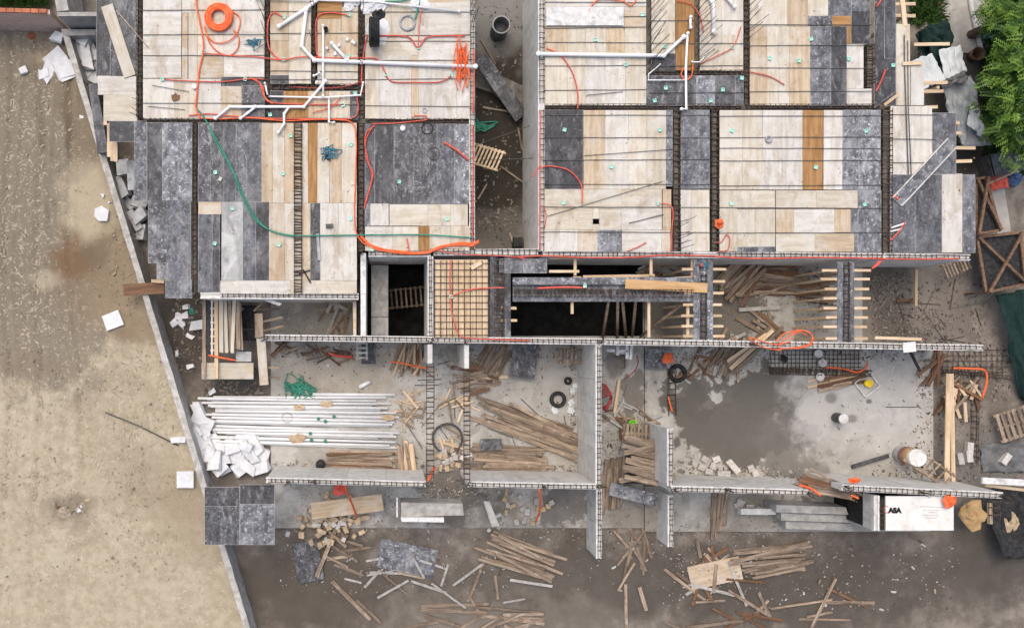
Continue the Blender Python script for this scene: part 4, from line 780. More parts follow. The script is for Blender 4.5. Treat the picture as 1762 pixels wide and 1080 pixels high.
# tyre standing up, ring, disc, fittings
def torus(name, label, c, R0, r, m, rot=None, cat='tyre', sq=1.0, n=28, k=10):
    V, F = [], []
    for i in range(n):
        a = 2 * math.pi * i / n
        for j in range(k):
            b = 2 * math.pi * j / k
            v = Vector(((R0 + r * math.cos(b)) * math.cos(a), (R0 + r * math.cos(b)) * math.sin(a), r * sq * math.sin(b)))
            V.append((rot @ v if rot is not None else v) + Vector(c))
    for i in range(n):
        for j in range(k): F.append((i * k + j, ((i + 1) % n) * k + j, ((i + 1) % n) * k + (j + 1) % k, i * k + (j + 1) % k))
    return tag(mesh_obj(name, V, F, m, smooth=True), label, cat)
tc = P(644, 55, T + .44); 
t = thing('standing_tyre', (tc.x, tc.y, T), 'black tyre standing upright on the pale deck', 'tyre')
prof = [(.24, -.15), (.30, -.165), (.40, -.16), (.44, -.13)]
for i in range(4): u = -.12 + i * .065; prof += [(.445, u), (.445, u + .05), (.425, u + .052), (.425, u + .063)]
prof += [(.44, .14), (.40, .16), (.30, .165), (.24, .15), (.24, -.15)]
lathe('tread', prof, 'black', tc, t, 36, Matrix.Rotation(math.radians(90), 3, 'Y'))
coil('grey steel wire ring on the tyre deck', 701, 40, .20, .25, 4, .014, 'steel', T, 'wire_ring', 'ring')
torus('steel_ring', 'thin grey ring low on the tyre deck', P(731, 190, T + .02), .07, .01, 'steel', cat='ring')
torus('hose_ring', 'dark cable ring on the scuffed dark deck', P(735, 221, T + .02), .17, .016, 'black', cat='ring')
torus('hose_ring', 'grey cable ring on the scuffed grey sheet', P(746, 264, T + .02), .19, .012, 'rod', cat='ring')
lathe_t = lambda name, label, cat, prof, m, x, y, z, n=18: tag(lathe(name, prof, m, P(x, y, z), None, n), label, cat)
lathe_t('pipe_stopper', 'round white pipe cap on the scuffed dark deck', 'pipe cap', [(0, .0), (.085, 0), (.085, .09), (.07, .11), (0, .115)], 'pvc', 693, 222, T)
lathe_t('pipe_stopper', 'white pipe cap beside the second conduit row on coil deck', 'pipe cap', [(0, .0), (.08, 0), (.08, .09), (.06, .1), (0, .1)], 'pvc', 335, 150, T)
lathe_t('ring_fitting', 'round grey fitting on the broad pale deck', 'fitting', [(0, .01), (.03, .01), (.10, .01), (.11, .06), (.07, .07), (.06, .02), (0, .02)], 'steel', 1322, 240, T)
lathe_t('black_socket', 'black pipe socket in the fittings bay', 'fitting', [(0, .0), (.07, 0), (.07, .12), (.05, .12), (.05, .03), (0, .03)], 'black', 561, 52, T)
L_ = []
for (x, y) in ((563, 82), (577, 90), (583, 77), (598, 66), (610, 73), (607, 70), (545, 140)):
    p = P(x, y, T); L_.append(lathe('pipe_fitting', [(0, 0), (.045, 0), (.05, .1), (.035, .12), (0, .12)], 'pvc', p, None, 8, Matrix.Rotation(R.uniform(.5, 1.5), 3, 'X') @ Matrix.Rotation(R.uniform(0, 6), 3, 'Z')))
ordinals(L_, 'small white fitting scattered in the fittings bay', 'fitting', 'scattered white fittings')
L_ = []
for (x, y, s) in ((379, 308, .12), (607, 315, .13), (598, 327, .09), (608, 346, .11), (571, 474, .15)): L_.append(box('paper_scrap', P(x, y, T + .003), s, s * .8, .02, 'w', R.uniform(0, 3)))
ordinals(L_, 'small pale scrap lying on the hose deck', 'scrap', 'pale scraps on hose deck')
box_ = tag(box('brick_piece', P(567, 389, T), .22, .12, .08, 'dgrey', .05), 'dark brick shaped block on the pale hose deck sheets', 'block')
plank('pale lath standing on the dark strip of the hose deck', (548, 425), 46, .09, .03, T + .01, 86, 'g')
plank('black angled scrap on the hose deck lower sheets', (528, 475), 26, .05, .03, T + .01, 60, 'black', 'scrap')
plank('dark angle iron beside the open ladder cage', (524, 468), 20, .04, .03, T + .01, -20, 'black', 'scrap')
# metal channel on the right deck
ch = thing('steel_channel', P(1589, 297, T), 'long grey steel channel lying aslant on the edge deck', 'channel', rotz=math.atan2(.73, .68))
Lc = 2.5
o = box('web', (0, 0, .01), Lc, .36, .02, 'e'); o.parent = ch
for q in (-1, 1): o = box('flange', (0, q * .19, .01), Lc, .02, .09, 'rim'); o.parent = ch
L_ = [plank('', c, l, .05, .04, T + .02, a, m_) for c, l, a, m_ in (((1545, 388), 26, -18, 'rim'), ((1541, 396), 20, -14, 'rim'), ((1541, 340), 12, 30, 'red'))]
ordinals(L_, 'short scrap stick beside the trough on the edge deck', 'stick', 'sticks on edge deck')
plank('narrow cream lath by the dark strip corner', (1533, 172), 30, .09, .03, T + .02, -38, 'batten')
plank('dark lath beside the cream one on the wall line', (1522, 172), 46, .05, .03, T + .02, -36, 'd')
o = pbox('white_board', 940, 12, 1073, 44, T + .03, T + .06, 'rim'); tag(o, 'big white board lying on the thin pipe deck', 'board')

# ------------------------------------------------------------------ passage contents
zf = -.5
def ladder(label, c, L, W, n, z, ang, m='plank', tilt=0.0, name='wooden_ladder', rail=.06, rung=.06):
    t = thing(name, P(c[0], c[1], z), label, 'ladder'); t.rotation_euler = (0, tilt, math.radians(-ang))
    for s in (-1, 1): o = box('rail', (0, s * W / 2, 0), L, rail, .07, m); o.parent = t
    for i in range(n): o = box('rung', (-L / 2 + L * (i + .5) / n, 0, .072), rung, W + .1, .03, m); o.parent = t
    return t
ladder('pale wooden ladder leaning in the passage', (836, 271), 1.25, .62, 9, .6, 24, 'batten', -.5)
ladder('wooden ladder at the bottom of the dark light well', (700, 512), 1.6, .62, 9, -1.2, -5, 'plank', -.25)
pbox_ = tag(pbox('walkway_board', 639, 456, 668, 545, .9, .95, 'conc'), 'long grey walkway board inside the light well', 'board')
tag(pbox('walkway_board', 639, 546, 668, 577, .93, .98, 'conc'), 'short grey walkway board at the light well bottom', 'board')
t = thing('shuttering_board', P(862, 152, 0), 'black film form panel leaning in the passage', 'form panel'); t.rotation_euler = (0, math.radians(14), math.radians(-52))
for i in range(2): o = box('panel_sheet', (-.62 + 1.2 * i, 0, .02 + .03 * i), 1.25, .5, .03, 'd'); o.parent = t
tag(prism('concrete_ledge', [(818, 150), (850, 160), (905, 205), (905, 150), (860, 130), (820, 125)], -.5, -.32, 'dconc'), 'tan sloping concrete ledge under the leaning form panel', 'ledge')
dr_ = thing('drum', P(857, 58, -.48), 'grey drum with debris standing in the passage', 'drum')
dr_s = lathe('drum_side', [(.26, 0), (.29, .05), (.29, .85), (.27, .86), (.25, .84), (.25, .5), (0, .48)], 'dgrey', P(857, 58, -.48), dr_, 24)
lathe('drum_rim', [(.295, .82), (.31, .84), (.295, .87), (.27, .865)], 'steel', P(857, 58, -.48), dr_s, 24)
tangle('green netting on the passage floor', 830, 218, .35, 26, 'green', zf, .03, 'netting', 'netting')
L_ = [plank('', c, l, .06, .04, zf + .03, a, 'plank', 'lath') for c, l, a in (((840, 90), 50, 60), ((895, 240), 40, 80), ((880, 300), 46, 35), ((830, 330), 30, -60), ((860, 190), 60, 10), ((880, 410), 20, 70))]
ordinals(L_, 'weathered lath lying on the passage floor', 'lath', 'laths in the passage')
tag(pbox('passage_box', 884, 408, 899, 424, -.5, -.1, 'black'), 'small black box at the lower end of the passage', 'box')

# ------------------------------------------------------------------ lumber heaps, pipes, foam
def heap(label, group, n, c, L, ang, along, across, z=0.0, wd=(.07, .13), th=.035, m=('plank',), aj=6, layers=3, cat='plank', name='wooden_plank', tilt=.02):
    for i in range(n):
        a = ang + R.gauss(0, aj); u = R.uniform(-along, along); v = -across + 2 * across * ((i * .618) % 1)
        ca, sa = math.cos(math.radians(ang)), math.sin(math.radians(ang))
        x, y = c[0] + u * ca - v * sa, c[1] + u * sa + v * ca
        if name == 'wooden_plank': name = 'timber_lath' if 'lath' in label else 'timber_pole' if 'pole' in label else 'wooden_plank' if 'weathered' in label else 'lumber_piece'
        l = R.uniform(*L); zz = z + th * (i * layers // n) * 1.05 + R.uniform(0, .01)
        p = P(x, y, zz); o = box(name, p, ln(l, zz), round(R.uniform(*wd), 2), th, R.choice(m), math.radians(-a), None, R.uniform(-tilt, tilt), .012)
        tag(o, label, cat, group)
PB = ('plank', 'plank', 'batten', 'brown')
heap('weathered plank in the long diagonal heap of the lumber room', 'diagonal lumber heap', 16, (915, 738), (130, 215), 20, 22, 22, z=.02, wd=(.09, .15), aj=3, layers=4)
heap('weathered plank in the flat stack at the foot of the lumber room', 'flat lumber stack', 14, (880, 790), (95, 145), 2, 12, 20, z=.02, wd=(.1, .18), aj=2)
heap('weathered plank in the flat stack below the white pipes', 'lumber below the pipes', 13, (622, 795), (95, 125), 2, 8, 17, z=.02, wd=(.09, .15), aj=2, m=('plank', 'plank', 'brown'))
heap('plank in the upright bundle right of the white pipes', 'bundle right of the pipes', 9, (698, 792), (45, 65), 83, 5, 13, z=.15, wd=(.08, .13), aj=5, m=('plank', 'batten'))
heap('lath in the broom shaped bundle under the cross wall', 'broom bundle of laths', 22, (706, 615), (38, 62), 100, 8, 24, z=.05, wd=(.06, .1), aj=12, layers=4, m=PB)
heap('plank in the heap beside the lumber room entrance', 'heap at lumber room entrance', 22, (818, 650), (30, 75), 5, 18, 24, z=.02, aj=16, layers=4, m=PB)
heap('lath in the bundle against the cross wall of the lumber room', 'bundle under the cross wall', 16, (850, 612), (35, 60), 118, 8, 22, z=.05, aj=10, layers=3)
heap('splintered lath scattered beside the white pipe ends', 'laths at pipe ends', 18, (705, 705), (16, 48), 60, 20, 22, z=.01, wd=(.04, .08), aj=40, layers=2, m=('plank', 'batten'))
heap('splintered lath scattered around the corridor ring', 'laths around the ring', 16, (775, 775), (18, 45), 60, 25, 22, z=.01, wd=(.04, .09), aj=40, layers=3, m=('plank', 'batten'))
heap('loose lath near the corridor cage', 'laths near corridor cage', 12, (790, 690), (20, 50), -30, 25, 18, z=.01, wd=(.04, .08), aj=40, layers=2, m=('plank', 'batten'))
heap('plank in the leaning fan of scrap lumber by the ribbed form', 'leaning fan of lumber', 14, (1275, 478), (60, 90), -48, 8, 28, z=.35, wd=(.08, .14), aj=4, layers=3, m=('plank', 'plank', 'brown'), tilt=.2)
heap('plank in the flat scrap pile behind the leaning lumber', 'flat scrap pile', 24, (1320, 482), (45, 100), 4, 26, 26, z=.02, aj=9, layers=4, m=('plank', 'plank', 'brown'))
heap('long lath beside the tied stirrups in the bare room', 'laths in bare room', 7, (1405, 500), (35, 75), -8, 14, 12, z=.02, aj=12, layers=2, m=('plank', 'brown'))
heap('crossed pole on the dark floor of the bare room', 'crossed poles', 6, (1310, 560), (45, 80), 35, 16, 16, z=.02, wd=(.07, .12), aj=22, layers=3, m=('brown', 'plank'))
heap('plank in the heap leaning at the top of the stained floor', 'heap above the stain', 18, (1245, 615), (35, 85), -52, 20, 24, z=.05, aj=18, layers=4, m=('plank', 'plank', 'conc'))
heap('long slanting plank beside the mesh floor', 'slanting planks by the mesh', 6, (1295, 600), (80, 125), -40, 8, 10, z=.35, aj=4, layers=3, m=('plank', 'batten'))
heap('plank in the stair opening heap', 'stair opening planks', 12, (1112, 795), (65, 92), 8, 8, 36, z=1.32, wd=(.12, .2), aj=9, layers=3)
heap('upright plank in the corridor left of the stair', 'corridor planks', 9, (1052, 840), (60, 95), 92, 20, 16, z=.05, wd=(.09, .16), aj=4, layers=3)
heap('plank in the bundle standing right of the near corridor', 'near corridor bundle', 8, (1235, 880), (55, 80), 97, 12, 13, z=.05, wd=(.08, .12), aj=4, layers=2)
heap('plank in the lumber pile crossing the gap of the lower wall', 'lumber in the wall gap', 14, (1425, 838), (70, 110), 16, 14, 12, z=1.9, wd=(.07, .12), aj=6, layers=4, m=('plank', 'plank', 'brown'))
heap('pole in the scrap pile right of the stained floor', 'scrap pile at right', 20, (1650, 680), (20, 62), 110, 28, 26, z=0, aj=38, layers=4, m=('plank', 'brown', 'batten'))
heap('plank in the debris by the mesh floor corner', 'debris at mesh corner', 12, (1440, 656), (30, 90), -12, 24, 10, z=.02, aj=9, layers=3, m=('plank', 'brown', 'batten'))
heap('plank across the tied mesh corner', 'planks at the mesh corner right', 8, (1610, 632), (25, 60), -48, 14, 12, z=.1, aj=22, layers=3, m=('plank', 'brown'))
heap('plank below the brick rubble of the near left room', 'near left room planks', 10, (585, 930), (40, 130), 10, 30, 40, z=-.09, aj=40, layers=3)
heap('plank in the stack of the near middle room', 'near middle room stack', 12, (900, 960), (80, 150), 20, 14, 26, z=-.09, aj=5, layers=3)
heap('plank in the stack of the near right room', 'near right room stack', 12, (1330, 965), (80, 140), -8, 14, 24, z=-.09, aj=5, layers=3)
heap('plank scattered along the bottom edge of the site', 'bottom edge planks', 15, (720, 1058), (40, 120), 4, 190, 22, z=-.09, aj=25, layers=2)
heap('plank scattered along the bottom right edge', 'bottom right planks', 10, (1330, 1060), (40, 120), -6, 140, 20, z=-.09, aj=25, layers=2, m=('plank', 'brown'))
heap('lath scattered in the near corridor', 'near corridor laths', 12, (1090, 980), (30, 80), 88, 70, 22, z=-.09, aj=20, layers=2)
plank('dark film sheet leaning in the near left room', (530, 965), 70, .9, .03, -.05, 80, 'd', 'sheet', 'plywood_sheet'); plank('dusty film sheet on the near middle room floor', (700, 960), 100, 1.0, .03, -.08, 12, 'e', 'sheet', 'plywood_sheet'); plank('tan sheet lying in the near right room', (1230, 985), 90, .8, .03, -.06, -12, 't', 'sheet', 'plywood_sheet')
heap('plank in the loose litter right of the near corridor', 'near right litter', 22, (1260, 1020), (30, 90), 30, 90, 40, z=-.09, aj=60, layers=2, m=('plank', 'plank', 'brown', 'conc'))
heap('lath in the loose litter along the middle of the near rooms', 'near rooms litter', 20, (740, 1000), (25, 80), 10, 190, 30, z=-.09, aj=60, layers=2, m=('plank', 'conc'), wd=(.05, .1))
heap('short lath under the left end of the cross wall', 'laths under cross wall left', 16, (540, 607), (18, 48), 8, 60, 9, z=.02, wd=(.05, .09), aj=32, layers=2, m=('plank', 'brown', 'rebar'))
heap('lath in the litter left of the stained floor', 'litter left of the stain', 20, (1195, 630), (18, 50), -20, 38, 16, z=.02, wd=(.05, .1), aj=40, layers=3, m=('plank', 'brown', 'conc'))
heap('lath in the litter around the corridor pallet', 'litter round corridor pallet', 22, (1085, 722), (14, 46), 20, 40, 22, z=.02, wd=(.05, .1), aj=50, layers=3, m=('plank', 'conc', 'brown'))
heap('lath in the litter under the light strip between decks and rooms', 'litter in the strip', 20, (1150, 470), (24, 70), 4, 36, 22, z=.05, wd=(.06, .12), aj=30, layers=3, m=('plank', 'brown', 'conc'))
heap('bent rebar offcut strewn over the dirt at right', 'rebar offcuts at right', 18, (1610, 560), (20, 70), 20, 70, 60, z=-.09, wd=(.02, .03), th=.02, aj=60, layers=1, m=('rebar', 'rod'), cat='rebar', name='rebar_offcut')
heap('rebar offcut strewn over the corridor and rooms', 'rebar offcuts in rooms', 22, (900, 740), (16, 60), 10, 200, 90, z=.005, wd=(.02, .03), th=.02, aj=60, layers=1, m=('rebar', 'rod'), cat='rebar', name='rebar_offcut')
heap('scrap lath on the floor beneath the left form', 'laths in the lower left room', 12, (575, 545), (25, 60), 120, 22, 26, z=.02, aj=38, layers=3, m=('plank', 'conc'))
heap('slat of the sheet stack in the left form frame', 'left form sheet stack', 9, (396, 560), (80, 96), 89, 3, 17, z=1.25, wd=(.10, .16), th=.05, aj=1.5, layers=4, m=('plank', 'c'))
L_ = [plank('', c, l, w_, .04, z, a, m_) for c, l, w_, z, a, m_ in (((1630, 735), 185, .17, .55, 91, 'batten'), ((1638, 735), 185, .13, .52, 89, 'batten'))]
ordinals(L_, 'long upright plank leaning over the scrap pile at right', 'plank', 'long planks at right')
plank('pale plank leaning left of the pink post', (1061, 682), 58, .1, .05, .1, -82, 'batten')
plank('single grey pole across the dark floor of the bare room', (1305, 531), 70, .13, .08, .05, -3, 'conc', 'pole')
plank('upright batten standing in the dirt right of the dusty form', (1574, 495), 62, .09, .1, .3, 91, 'batten', 'batten')
plank('short brown batten beside the upright one', (1557, 517), 30, .07, .05, .1, -3, 'brown', 'batten')
plank('long pale lath on the cross wall end', (1545, 582), 80, .09, .03, T - .02, 2, 'batten', 'lath')
plank('small white offcut on the right cross wall end', (1564, 597), 17, .4, .03, T - .01, 84, 'rim', 'offcut')
plank('dark bar leaning off the white offcut', (1574, 622), 36, .08, .05, 1.2, 63, 'black', 'bar')
plank('thin dark groove bar on the clean floor', (1551, 700), 54, .03, .012, .004, 0, 'rod', 'bar')
plank('dark steel beam on the floor left of the drum', (1496, 793), 66, .12, .09, .02, -17, 'dgrey', 'beam')
plank('grey plank leaning from the drum to the wall', (1585, 810), 75, .10, .05, .8, 34, 'plank')
plank('large weathered plywood sheet in the near left room', (597, 871), 124, .56, .03, .75, -7, 't', 'sheet', 'plywood_sheet')
plank('black film sheet on the floor of the lumber room', (902, 620), 60, .85, .03, .35, 98, 'd', 'sheet', 'plywood_sheet')
plank('dark film sheet under the cross wall beside the broom bundle', (634, 608), 36, .48, .03, .6, 90, 'd', 'sheet', 'plywood_sheet')
plank('dusty black form panel lying across the corridor', (1089, 850), 84, .42, .06, .7, 14, 'e', 'panel', 'shuttering_board')
plank('small black crate lid in the lumber room', (845, 764), 36, .38, .05, .2, -2, 'd', 'lid', 'crate_cover')
plank('grey panel standing in the stair opening', (1140, 762), 42, .28, .04, .6, 92, 'conc', 'panel', 'shuttering_board')
tag(prism('added_stair_platform', [(1076, 772), (1147, 772), (1147, 832), (1076, 832)], 1.2, 1.28, 'mesh'), 'added dark platform under the stair opening planks, standing in for dark gaps', 'platform')  # added platform, black so the gaps between the planks read as shade
# white pipes bundle
for i in range(29):
    v = (i / 16 if i < 17 else (i - 17 + .5) / 12); y = 683 + 78 * v; z = .05 + (.085 if i > 16 else 0); x0 = 338 + 30 * v + R.uniform(-12, 30) ; x1 = R.uniform(640, 690)
    if i % 7 == 3: x1 = R.uniform(560, 640)
    y1 = y + 2 + 7 * v + R.uniform(-1.5, 1.5)
    tag(tube('pvc_pipe', [P(x0, y + R.uniform(-1.5, 1.5), z), P(x1, y1, z)], R.choice((.042, .046, .05)), 'pvc', None, 10), 'long white pipe in the big bundle beside the foam pieces', 'pipe', 'white pipe bundle')
tag(tube('pvc_pipe', [P(538, 678, .06), P(681, 679, .06)], .055, 'pvc', None, 10), 'single white pipe lying apart above the bundle', 'pipe')
tag(tube('pvc_pipe', [P(618, 666, .06), P(637, 656, .06)], .075, 'pvc', None, 10), 'short thick white pipe piece above the bundle', 'pipe')
L_ = [lathe('pipe_stopper', [(0, 0), (.055, 0), (.06, .07), (.03, .08), (0, .08)], 'green', P(x, y, .2), None, 8) for x, y in ((548, 720), (560, 724), (575, 716), (534, 745), (536, 756), (560, 758))]
ordinals(L_, 'small green pipe cap lying on the white bundle', 'pipe cap', 'green caps on pipes')
L_ = [rag('', x, y, s, 'yblock', .2, 'paper_wrap', 'wrap', seed=20 + i, sq=.5, hgt=.2) for i, (x, y, s) in enumerate(((515, 701, .2), (562, 695, .22), (512, 754, .3), (668, 718, .22)))]
ordinals(L_, 'torn brown paper wrap on the white pipe bundle', 'paper', 'brown paper on pipes')
torus('wire_ring', 'thin steel ring on the white pipe bundle', P(494, 718, .2), .17, .01, 'steel', cat='ring')
tangle('green cord tangle beside the white pipes', 520, 669, .5, 60, 'green', .02, .02, 'cord_tangle', 'cord')
tangle('small green cord tangle at the left of the bigger one', 493, 663, .2, 22, 'green', .02, .02, 'cord_tangle', 'cord')
def foam(label, group, pts, m='eps', cat='foam block', z=0.0, k=.12):
    for (x, y, l, w_, h, a, dz) in pts:
        zz = z + dz; o = box('foam_block', P(x, y, zz), l, w_, h, m, math.radians(-a), None, R.uniform(-.15, .15), k, R.uniform(-.15, .15)); tag(o, label, cat, group)
        yield o
L_ = []
pts = []
for i in range(34):
    u = R.random(); pts.append((R.uniform(352, 452) if i > 8 else R.uniform(332, 360), R.uniform(752, 805) if i > 8 else R.uniform(700, 770), R.uniform(.35, .8), R.uniform(.25, .5), R.uniform(.1, .22), R.uniform(0, 180), R.uniform(-.05, .3)))
list(foam('broken white foam piece in the heap below the white pipes', 'white foam heap', pts))
list(foam('white foam piece between deck and boundary wall at upper left', 'foam in the upper trench', [(140, 85, .9, .3, .2, 80, .2), (150, 95, .95, .32, .2, 82, .3), (160, 92, .7, .35, .2, 75, .1), (138, 112, .5, .3, .15, 60, 0), (158, 120, .6, .35, .2, 130, 0), (162, 135, .5, .4, .2, 20, 0), (148, 75, .4, .3, .3, 30, .3)]))
L_ = list(foam('', None, [(95, 103, .65, .5, .08, 140, .3), (110, 120, .6, .5, .1, 60, .33), (84, 122, .7, .4, .06, 120, .3), (103, 68, .35, .3, .3, 20, .4), (122, 118, .5, .6, .1, 80, .35), (41, 122, .26, .2, .08, -20, .3), (76, 128, .35, .3, .08, 75, .3), (141, 202, .12, .1, .05, 0, .3)], k=.2))
ordinals(L_, 'torn white foam fragment on the sand by the wall end', 'foam piece', 'foam fragments on sand')
L_ = list(foam('', None, [(216, 324, .68, .25, .3, 68, .2), (233, 380, .72, .28, .3, 62, .1), (243, 370, .5, .4, .3, -35, .2), (240, 352, .5, .35, .3, 20, 0), (247, 400, .5, .3, .3, 100, 0), (225, 352, .4, .3, .2, 40, 0), (214, 290, .5, .4, .3, 80, .3), (236, 302, .9, .5, .2, 85, 1.2)], 'geps', k=.1))
ordinals(L_, 'dirty grey foam block wedged in the trench beside the dark deck', 'foam block', 'grey foam in trench', 'top')
def slab_poly(label, pts, z0, z1, m='eps', name='foam_sheet', cat='foam sheet'): return tag(prism(name, pts, z0, z1, m), label, cat)
slab_poly('five sided white foam sheet lying on the sand', [(163, 359), (175, 354), (187, 362), (184, 380), (170, 380), (162, 372)], .28, .42)
slab_poly('square white foam sheet lying askew on the sand', [(175, 544), (203, 533), (213, 558), (184, 569)], .28, .42)
slab_poly('square cracked white foam sheet near the wall end', [(304, 811), (333, 810), (333, 839), (304, 839)], .28, .44)
slab_poly('short white foam bar against the boundary wall', [(293, 752), (319, 751), (319, 761), (294, 762)], .28, .45)
slab_poly('small triangular foam chip above the five sided sheet', [(173, 333), (180, 334), (177, 341)], .28, .36)
slab_poly('tiny foam chip beside the boundary wall', [(185, 346), (189, 347), (187, 351)], .28, .36)
tag(tube('steel_bar', [P(181, 709, .4), P(240, 733, .38), P(306, 766, .36)], .022, 'rod', None, 6), 'thin dark steel bar lying across the sand', 'bar')
L_ = list(foam('', None, [(308, 545, .25, .2, .1, 20, -.1), (318, 544, .22, .18, .1, -20, -.1), (312, 556, .3, .2, .1, 40, -.1), (322, 528, .2, .15, .1, 0, -.1), (300, 556, .2, .2, .1, 60, -.1), (328, 630, .22, .16, .1, -20, -.1), (305, 608, .1, .2, .1, 0, -.1), (340, 560, .28, .4, .1, 85, .0), (368, 674, .2, .16, .2, -30, .0), (327, 578, .22, .12, .05, 30, -.1)], k=.25))
ordinals(L_, 'pale litter piece on the dark soil right of the boundary wall', 'litter', 'litter in the trench', 'top')
rag('green plastic scrap among the trench litter', 330, 536, .12, 'green', -.1, seed=31)

# ------------------------------------------------------------------ left form frame, scaffolds
lf = thing('column_formwork', P(400, 580, -.1), 'timber form frame with ladder like rails left of the rooms', 'formwork')
for (x0, y0, x1, y1, z0, z1, m_, nm) in ((348, 515, 354, 650, 1.2, 1.28, 'plank', 'rail'), (355, 512, 362, 610, 1.0, 1.3, 'black', 'black_gap_sheet'), (363, 515, 366, 612, 1.25, 1.32, 'rim', 'rail'), (369, 513, 375, 651, 1.3, 1.38, 'batten', 'rail'), (347, 624, 436, 652, 1.15, 1.19, 'c', 'bottom_sheet'), (409, 522, 414, 602, 1.1, 1.3, 'c', 'side_sheet'), (406, 605, 432, 622, .9, 1.1, 'geps', 'foam_infill'), (415, 525, 440, 566, .5, .54, 'mesh', 'dark_sheet'), (415, 567, 444, 586, .55, .6, 'mesh', 'dark_sheet')):  # the black sheet paints the dark gap between the rails
    pbox(nm, x0, y0, x1, y1, z0, z1, m_, lf)
for i in range(8): pbox('rung', 362, 517 + i * 12, 374, 520 + i * 12, 1.28, 1.31, 'batten', lf)
for (x, y) in ((350, 520), (350, 640), (372, 520), (372, 645), (430, 640), (412, 530)):
    c = P(x, y, 1.2); box('post', (c.x, c.y, -.1), .09, .09, 1.25, 'plank', 0, lf)
hose('orange strap across the left form frame', [(359, 611), (380, 615), (406, 620)], 'orange', .03, 1.45)
plank('grey weathered board standing over the dark gap', (446, 560), 42, .26, .05, 1.9, 88, 'plank', 'board', 'wooden_board')
plank('pale weathered board below the grey one', (452, 622), 80, .28, .05, 1.5, 86, 'c', 'board', 'wooden_board')
L_ = [plank('', c, l, .07, .06, 1.3, a, 'plank', 'strut') for c, l, a in (((465, 632), 34, 2), ((465, 649), 34, 3), ((462, 532), 40, -2), ((468, 550), 40, -12), ((450, 524), 34, -40), ((470, 565), 36, -14))]
ordinals(L_, 'thin strut sticking out of the left dark gap', 'strut', 'struts at the left gap', 'top')
tag(prism('white_gutter', [(425, 506), (430, 503), (485, 522), (480, 526)], 2.3, 2.4, 'rim'), 'white gutter strip leaning from the lower left deck', 'gutter')
pbx = tag(prism('plywood_shutter', [(607, 520), (613, 516), (613, 578), (608, 578)], .2, 2.2, 't'), 'tan form side standing left of the light well', 'form side')
tag(prism('concrete_lip', [(1056, 607), (1077, 607), (1077, 609), (1058, 609)], .0, .05, 'rim'), 'white lip above the square black floor opening', 'lip')
L_ = [plank('', c, l, .09, .08, 1.4, a, 'rim', 'post') for c, l, a in (((1062, 602), 18, 90), ((1078, 605), 24, 90), ((1085, 606), 24, 96), ((1050, 603), 14, 0), ((1072, 604), 16, 0))]
ordinals(L_, 'white strut standing under the cross wall beside the corridor', 'strut', 'white struts by corridor')

# ------------------------------------------------------------------ rooms: tyres, drums, tools
torus('tyre', 'black tyre lying on the lumber room floor', P(960, 687, .08), .22, .065, 'black', sq=1.2)
torus('tyre', 'black tyre lying at the top of the stained floor', P(1166, 642, .1), .25, .075, 'black', sq=1.2)
torus('hoop', 'large dark hoop ring in the corridor', P(770, 754, .1), .50, .035, 'dgrey', cat='hoop', sq=2.2)
coil('dark cable coil on the lumber room floor', 977, 655, .05, .13, 5, .016, 'black', .01, 'cable_coil', 'coil')
L_ = [rag('', x, y, s, 'wtarp', .01, 'plastic_bag', 'bag', seed=40 + i, hgt=.4) for i, (x, y, s) in enumerate(((955, 705, .13), (982, 706, .14), (983, 692, .12), (990, 663, .1), (985, 672, .1)))]
ordinals(L_, 'pale bag on the floor beside the lumber room tyre', 'bag', 'bags beside the tyre')
lathe_t('helmet', 'glossy black bucket below the white pipes', 'bucket', [(0, .32), (.02, .32), (.13, .30), (.16, .26), (.145, 0), (0, 0)], 'black', 552, 797, 0)
lathe_t('lime_bucket', 'lime green bucket beside the pallet in the stair opening', 'bucket', [(0, .04), (.10, .04), (.13, .3), (.15, .3), (.14, .28), (.11, 0), (0, 0)], 'lime', 1085, 728, .3)
# red hose bundle along the wall
for i in range(9):
    V = smooth_pts([P(1036, 660 + i * 3, .5), P(1044 + i * .8, 664 + i * 2, .55 + .02 * i), P(1050 + (i % 4), 680 + i, .5), P(1046, 694 + i, .5), P(1037, 700 + i * .6, .5)])
    tag(tube('hose_loop', V, .02, 'dred', None, 6), 'dull red hose loop hanging on the corridor wall', 'hose', 'red hose loops')
hose('long orange conduit loop lying over the cross wall end', [(1338, 598), (1352, 582), (1372, 570), (1390, 570), (1398, 580), (1392, 592), (1370, 598), (1340, 600)], 'orange', .02)
hose('inner orange conduit loop lying over the cross wall end', [(1335, 588), (1350, 574), (1376, 568), (1394, 573), (1399, 584), (1390, 595), (1366, 600)], 'orange', .02)
hose('small orange conduit loop beside the long loop', [(1358, 590), (1364, 577), (1378, 572), (1390, 578)], 'orange', .014)
hose('orange conduit tail from the cross wall coil', [(1360, 588), (1330, 592), (1290, 580), (1310, 596), (1345, 603)], 'orange', .018)
hose('long orange conduit from corridor wall down the near left room', [(593, 832), (597, 845), (608, 872), (614, 890)], 'orange', .035, 1.2, zs=[T - .1, 2.2, 1.2, .6])
hose('orange conduit hanging into the near middle room', [(928, 840), (930, 860), (928, 880), (922, 897)], 'orange', .035, 1.2, zs=[T - .1, 2.2, 1.2, .6])
rag('red bag under the lower pipe room wall', 584, 842, .22, 'red', .8, seed=50)
hose('orange conduit across the broom bundle', [(672, 622), (690, 624), (715, 630), (738, 634)], 'orange', .03, .6)
hose('orange conduit bit at the right end of the diagonal lumber', [(1000, 741), (1015, 743), (1030, 743)], 'orange', .03, .6)
hose('orange conduit on the stained floor stirrups', [(1150, 682), (1153, 695), (1157, 708)], 'orange', .03, .16)
hose('red conduit hanging at the lower wall gap', [(735, 828), (742, 815), (748, 802)], 'orange', .05, T - .2)
